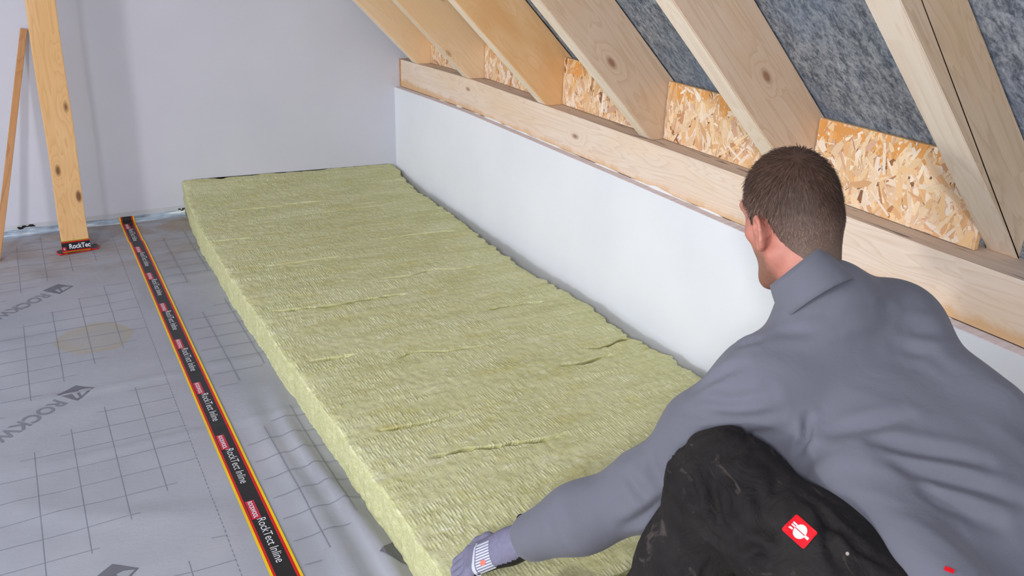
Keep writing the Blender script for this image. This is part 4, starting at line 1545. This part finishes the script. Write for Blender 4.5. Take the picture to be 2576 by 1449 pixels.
def shirt_disp(V, N):
    d = np.zeros(len(V))
    q = (V - MHP) @ TA.T
    # torso: long soft drags running diagonally down the back towards the hip
    u = q[:, 0] + .55 * q[:, 1]
    w_ = q[:, 1] - .55 * q[:, 0]
    P = np.stack([u * 11 + .6 * vnoise(np.stack([w_ * 4, u * 4], -1), 5), w_ * 2.6], -1)
    rid = 1 - np.abs(fbm(P, 71, 2))
    d += (rid - .72) * .014 * np.clip((.36 - q[:, 1]) / .2, .25, 1)
    # sleeve: rings of wrinkles at the elbow and drawn-up folds near the cuff
    for (a, b, sd) in ((SHL, ELL, 1), (ELL, WRL, 2), (SHR, ELR, 3), (ELR, WRR, 4)):
        dist, t = seg_dist(V, a, b)
        ww = np.exp(-(np.maximum(dist - .085, 0) / .02) ** 2)
        L = np.linalg.norm(b - a)
        P = np.stack([t * L * 17, np.full(len(V), sd * 2.0), (V @ nrmz(np.cross(b - a, A3(0, 0, 1)))) * 6], -1)
        r_ = 1 - np.abs(vnoise(P, 77 + sd))
        env = np.exp(-((t - (1 if sd % 2 else 0)) / .45) ** 2)
        d += ww * env * (r_ - .55) * .007
    return d + fold_disp(V, FOLDS)


fs = Field((-1.10, -4.10, .12), (-.16, -3.00, .92), .0068)
fs.ell(MSH * .66 + MHP * .34 - BK * .045 + LT * .020, TA, (.215, .215, .125), .07)
fs.ell(MSH * .36 + MHP * .64 - BK * .025 + LT * .030, TA, (.212, .22, .130), .07)
fs.ell(MHP - BK * .010 - SP * .03, TA, (.190, .15, .135), .06)
fs.cap(A3(-.690, -3.63, .580), A3(-.735, -3.84, .545), .050, .056, .05)
fs.cap(SHR - BK * .02, A3(-.405, -3.64, .635), .060, .066, .06)
fs.cap(SHL - BK * .005 + SP * -.01, SHR - BK * .005 - SP * .01, .078, .074, .06)
fs.cap(SHL + LT * .05 + SP * .01, NECK0 - SP * .005, .062, .066, .07)
fs.cap(SHR - LT * .03 + SP * .015, NECK0 + LT * .03 + SP * .012, .066, .072, .07)
WE = WRL * .83 + ELL * .17
MF = ELL * .5 + WRL * .5
fs.chain([SHL, SHL * .5 + ELL * .5 + A3(-.005, 0, .01), ELL, MF, WE], [.078, .072, .069, .060, .050], .05)
WE2 = WRR * .92 + ELR * .08
fs.chain([SHR, SHR * .5 + ELR * .5, ELR, WE2], [.074, .072, .068, .050], .05)
# flat cuff ends
shirt_me = fs.mesh('sweatshirt', shirt_disp)
shirt = adopt(link('sweatshirt', shirt_me, MT['shirt'], None, True), person, 'grey long-sleeved sweatshirt')

# stand-up collar: thick elliptical band round the neck
def band(name, c, axis, xdir, rx, ry, h0f, h1f, th, mat, lean=0.0, n=64, m=7):
    axis = nrmz(axis); xdir = nrmz(xdir - axis * (np.dot(xdir, axis))); ydir = np.cross(axis, xdir)
    V, Q = [], []
    prof = []
    for i in range(n):
        a = 2 * math.pi * i / n
        dirv = xdir * math.cos(a) * rx + ydir * math.sin(a) * ry
        du = nrmz(dirv)
        h0, h1 = h0f(a), h1f(a)
        for j in range(m):
            s = j / (m - 1)
            V.append(c + dirv + du * (th * .5 * math.sin(s * math.pi) - lean * s) + axis * (h0 + (h1 - h0) * s))
        for j in range(m):
            s = 1 - j / (m - 1)
            V.append(c + dirv - du * (th + lean * s) + axis * (h0 + (h1 - h0) * s - .001))
    k = 2 * m
    for i in range(n):
        for j in range(k):
            a0 = i * k + j; a1 = i * k + (j + 1) % k
            b0_ = ((i + 1) % n) * k + j; b1_ = ((i + 1) % n) * k + (j + 1) % k
            Q.append((a0, b0_, b1_, a1))
    return link(name, fix_normals(mesh_from(name, V, Q)), mat, None, True)


nax = nrmz(nrmz(NECK1 - NECK0) - .45 * A3(.875, -.483, 0) + A3(.05, .10, 0))
col_ = band('collar', A3(-.572, -3.364, .810), nax, LT, .069, .076, lambda a: -.050, lambda a: .036 + .006 * math.sin(a) - .010 * (1 - math.cos(a)), .004, MT['shirt'], .017)
adopt(col_, shirt)

# ---- trousers
def trouser_disp(V, N):
    d = np.zeros(len(V))
    for (a, b, sd) in ((HIPL, KNL, 1), (KNL, ANL, 2), (HIPR, KNR, 3), (KNR, ANR, 4)):
        dist, t = seg_dist(V, a, b)
        ww = np.exp(-(np.maximum(dist - .09, 0) / .025) ** 2)
        ax_ = nrmz(b - a); e1 = nrmz(np.cross(ax_, A3(0, 0, 1))); e2 = np.cross(ax_, e1)
        rel = V - a
        an = np.arctan2(rel @ e2, rel @ e1)
        P = np.stack([t * 5.5 + an * .55, np.sin(an) * 1.6 + sd * 3, np.cos(an) * 1.6], -1)
        r_ = 1 - np.abs(fbm(P, 170 + sd, 2))
        d += ww * (r_ - .62) * .013
    return d + fold_disp(V, TFOLDS)


ft = Field((-1.06, -4.12, .118), (-.28, -3.34, .68), .0068)
ft.ell(PEL - SP * .03, TA, (.185, .13, .125), .05)
TM = HIPL * .45 + KNL * .55
ft.chain([HIPL, TM, KNL], [.104, .094, .076], .04)
ft.ell(KNL + A3(0, .004, .004), np.eye(3), (.076, .076, .074), .03)
CM = KNL * .55 + ANL * .45 + A3(0.0, -.012, 0)
ft.chain([KNL, CM, ANL], [.074, .076, .066], .03)
TMR = HIPR * .5 + KNR * .5
ft.chain([HIPR, TMR, KNR], [.104, .095, .080], .04)
ft.chain([KNR, ANR + A3(0, .06, .01)], [.076, .064], .03)
trous_me = ft.mesh('trousers', trouser_disp)
trous = adopt(link('trousers', trous_me, MT['trousers'], None, True), person, 'black work trousers')


def bvh(me):
    n = len(me.vertices)
    V = np.empty(n * 3); me.vertices.foreach_get('co', V)
    return BVHTree.FromPolygons([tuple(p) for p in V.reshape(-1, 3)], [p.vertices[:] for p in me.polygons])


BT = bvh(trous_me)
BS = bvh(shirt_me)


def on_surface(tree, org, dirv):
    h = tree.ray_cast(Vector(org), Vector(dirv).normalized())
    return h


def patch(name, tree, p, nrm, ex, ey, polys, off, mat, parent, lift=.0, flat=False):
    """lay 2-D polygons (in metres, frame ex/ey about p) on a garment surface"""
    bm = bmesh.new()
    for poly in polys:
        bm.faces.new([bm.verts.new((a, b, 0)) for a, b in poly])
    for ax_ in (0, 1):
        lo = min(v.co[ax_] for v in bm.verts); hi = max(v.co[ax_] for v in bm.verts)
        k = math.ceil(lo / .006)
        while k * .006 < hi:
            co = [0, 0, 0]; no = [0, 0, 0]; co[ax_] = k * .006; no[ax_] = 1
            bmesh.ops.bisect_plane(bm, geom=bm.verts[:] + bm.edges[:] + bm.faces[:], plane_co=co, plane_no=no)
            k += 1
    for v in bm.verts:
        w_ = p + ex * v.co.x + ey * v.co.y
        h = None if flat else tree.ray_cast(w_ + nrm * .04, -nrm, .09)
        q = h[0] if h and h[0] is not None else w_
        v.co = q + nrm * off
    bmesh.ops.recalc_face_normals(bm, faces=bm.faces[:])
    if bm.faces and sum((f.normal for f in bm.faces), Vector()).dot(nrm) < 0:
        bmesh.ops.reverse_faces(bm, faces=bm.faces[:])
    return adopt(bm_obj(name, bm, mat), parent)


def rrect(x0, x1, y0, y1, r, n=5):
    out = []
    for cx, cy, a0 in ((x1 - r, y1 - r, 0), (x0 + r, y1 - r, 90), (x0 + r, y0 + r, 180), (x1 - r, y0 + r, 270)):
        for i in range(n + 1):
            a = math.radians(a0 + 90 * i / n)
            out.append((cx + r * math.cos(a), cy + r * math.sin(a)))
    return out


RIV = Vector(((0.6639, 0.4571, -0.5918)))
TAB = Vector(((0.7201, 0.3831, -0.5785)))
CAMP = Vector((-1.7200, -4.3542, 1.3769))
# red woven badge on the outer thigh
BDG_DIR = Vector((0.6391, 0.4996, -0.5847))
h = BT.ray_cast(CAMP, BDG_DIR.normalized())
if h[0] is not None:
    p, nn = h[0], (Vector(h[1]) * .5 - BDG_DIR.normalized() * .5).normalized()
    ex = Vector(HIPL - KNL).normalized(); ex = (ex - nn * ex.dot(nn)).normalized()
    ey = nn.cross(ex)
    b_ = patch('badge', BT, p, nn, ex, ey, [rrect(-.0205, .0205, -.0155, .0155, .003)], .0022, MT['patch_red'], trous)
    b_['label'] = 'red woven badge with white bird emblem'
    circ = [(.001 + .0092 * math.cos(a), .0098 * math.sin(a)) for a in np.linspace(0, 2 * math.pi, 25)[:-1]]
    top_ = [(x, y + .0008) for x, y in circ if y >= -1e-9]
    bot_ = [(x, y - .0008) for x, y in circ if y <= 1e-9]
    bot_ = [(.001 - .0092, -.0008)] + [(x, y) for x, y in bot_ if abs(y + .0008) > 1e-6] + [(.001 + .0092, -.0008)]
    quads = [top_, bot_, [(-.0150, .0028), (-.0080, .0028), (-.0080, .0052), (-.0155, .0052)], [(-.0150, -.0006), (-.0085, -.0006), (-.0085, .0014), (-.0150, .0014)],
             [(-.0150, -.0062), (-.009, -.0054), (-.009, -.0030), (-.0145, -.0032)],
             [(.0095, -.0020), (.0165, -.0024), (.0165, .0016), (.0095, .0010)]]
    em = patch('emblem', BT, p, nn, ex, ey, quads, .0032, MT['patch_white'], b_)

# bright rivet on the pocket, red tab at the shirt hem
for dv_, tree_, par_, nm_, mt_, shp in ((RIV, BT, trous, 'rivet', 'steel', [[(.0024 * math.cos(a), .0024 * math.sin(a)) for a in np.linspace(0, 2 * math.pi, 13)[:-1]]]),
                                        (TAB, BS, shirt, 'hem_label', 'patch_red', [rrect(-.006, .006, -.0035, .0035, .001)])):
    h = tree_.ray_cast(CAMP, dv_.normalized())
    if h[0] is not None:
        nn = (Vector(h[1]) * .5 - dv_.normalized() * .5).normalized()
        ex = Vector((.4, -.9, 0)).normalized(); ex = (ex - nn * ex.dot(nn)).normalized()
        q_ = patch(nm_, tree_, h[0], nn, ex, nn.cross(ex), shp, .002, MT[mt_], par_)
        q_['label'] = {'rivet': 'shiny metal rivet', 'hem_label': 'small red hem label'}[nm_]

# ---- gloves: knitted back, dark palm, printed cuff
def glove(wr, elb, d, out, pal, curl, lab):
    lo = wr - .24; hi = wr + .24
    fg = Field(lo, hi, .0042)
    hand_prims(fg, wr, d, out, pal, .0018, curl)
    cuff0 = wr + nrmz(elb - wr) * .075
    fg.cap(cuff0, wr, .040, .034, .02)
    fg.cap(wr, wr + nrmz(d) * .05, .033, .028, .02)
    me = fg.mesh('glove')
    g = adopt(link('glove', me, [MT['glove_knit'], MT['glove_palm']], None, True), person, lab)
    pal = nrmz(pal)
    n_ = np.empty(len(me.polygons) * 3); me.polygons.foreach_get('normal', n_); n_ = n_.reshape(-1, 3)
    c_ = np.empty(len(me.polygons) * 3); me.polygons.foreach_get('center', c_); c_ = c_.reshape(-1, 3)
    mi_ = ((n_ @ pal > .15) & ((c_ - wr) @ nrmz(d) > -.02)).astype(np.int32)
    me.polygons.foreach_set('material_index', mi_)
    return g, me


gl, gl_me = glove(WRL, ELL, HDL, OUTL, PALL, 1.0, 'grey knitted work glove with dark palm and printed cuff')
gr, gr_me = glove(WRR, ELR, HDR, OUTR, PALR, .45, 'grey knitted work glove with dark palm')
BG = bvh(gl_me)
arm = Vector(nrmz(WRL - ELL))
for tgt, polys, mat, nm in (
        (.043, [[(-.016, -.026 + .0052 * i), (.016, -.026 + .0052 * i), (.016, -.0228 + .0052 * i), (-.016, -.0228 + .0052 * i)] for i in range(11)], 'glove_print', 'cuff_print'),
        (.064, [[(-.0030, -.034), (.0030, -.034), (.0030, .034), (-.0030, .034)]], 'glove_print', 'cuff_border'),
        (.043, [[(.006 * math.cos(a), .010 + .0055 * math.sin(a)) for a in np.linspace(0, 2 * math.pi, 17)[:-1]]], 'glove_orange', 'cuff_dot')):
    c0 = Vector(WRL) + arm * tgt
    vd = (CAMP - c0).normalized()
    nn = (vd - arm * vd.dot(arm)).normalized()
    h = BG.ray_cast(c0 + nn * .1, -nn)
    if h[0] is None: continue
    ex = arm; ey = nn.cross(ex)
    patch(nm, BG, h[0], nn, ex, ey, polys, .0012 + (.0006 if nm == 'cuff_dot' else 0), MT[mat], gl)
# dark strap tab standing off the far side of the wrist
c0 = Vector(WRL) - arm * .045
vd = (CAMP - c0).normalized()
sd = arm.cross(vd).normalized()
if sd.z < 0: sd = -sd
b2 = bmesh.new()
bmesh.ops.create_uvsphere(b2, u_segments=16, v_segments=10, radius=1)
for v in b2.verts:
    v.co = c0 + sd * (.040 + .012 * v.co.x) + arm * (.013 * v.co.y) + vd * (.010 * v.co.z - .012)
adopt(bm_obj('strap_tab', b2, MT['glove_palm'], None, True), gl, 'black strap tab')

# ---- boots
for (an, to, lab) in ((ANL, TOL, 'black work boot'), (ANR, TOR, 'black work boot')):
    fb = Field(np.minimum(an, to) - .13, np.maximum(an, to) + .13, .005)
    up_ = A3(0, 0, 1)
    if an is ANL:
        zc = .128
        heel = A3(an[0] + .006, an[1] - .045, zc + .035)
        fb.cap(an + up_ * .03, A3(an[0], an[1], zc + .05), .050, .050, .02)
        fb.chain([heel, A3(*(heel[:2] * .45 + to[:2] * .55), zc + .045), A3(to[0], to[1], zc + .032)], [.038, .042, .036], .03)
        fb.cut((0, 0, zc + .004), (0, 0, -1))
    else:
        fb.chain([an + A3(0, .05, .02), an + A3(0, -.06, .005), A3(to[0], to[1] - .03, .15)], [.050, .046, .030], .03)
        fb.cut((0, 0, .123), (0, 0, -1))
    bt = adopt(link('boot', fb.mesh('boot'), MT['boot'], None, True), person, lab)
    if an is ANL:
        fs_ = Field(np.minimum(an, to) - .13, np.maximum(an, to) + .13, .005)
        fs_.chain([heel * (1, 1, 0) + A3(0, 0, .137), A3(*(heel[:2] * .45 + to[:2] * .55), .137), A3(to[0], to[1], .137)], [.042, .046, .040], .03)
        fs_.cut((0, 0, .145), (0, 0, 1)); fs_.cut((0, 0, .126), (0, 0, -1))
        adopt(link('sole', fs_.mesh('sole'), MT['sole'], None, True), bt, 'black rubber sole')
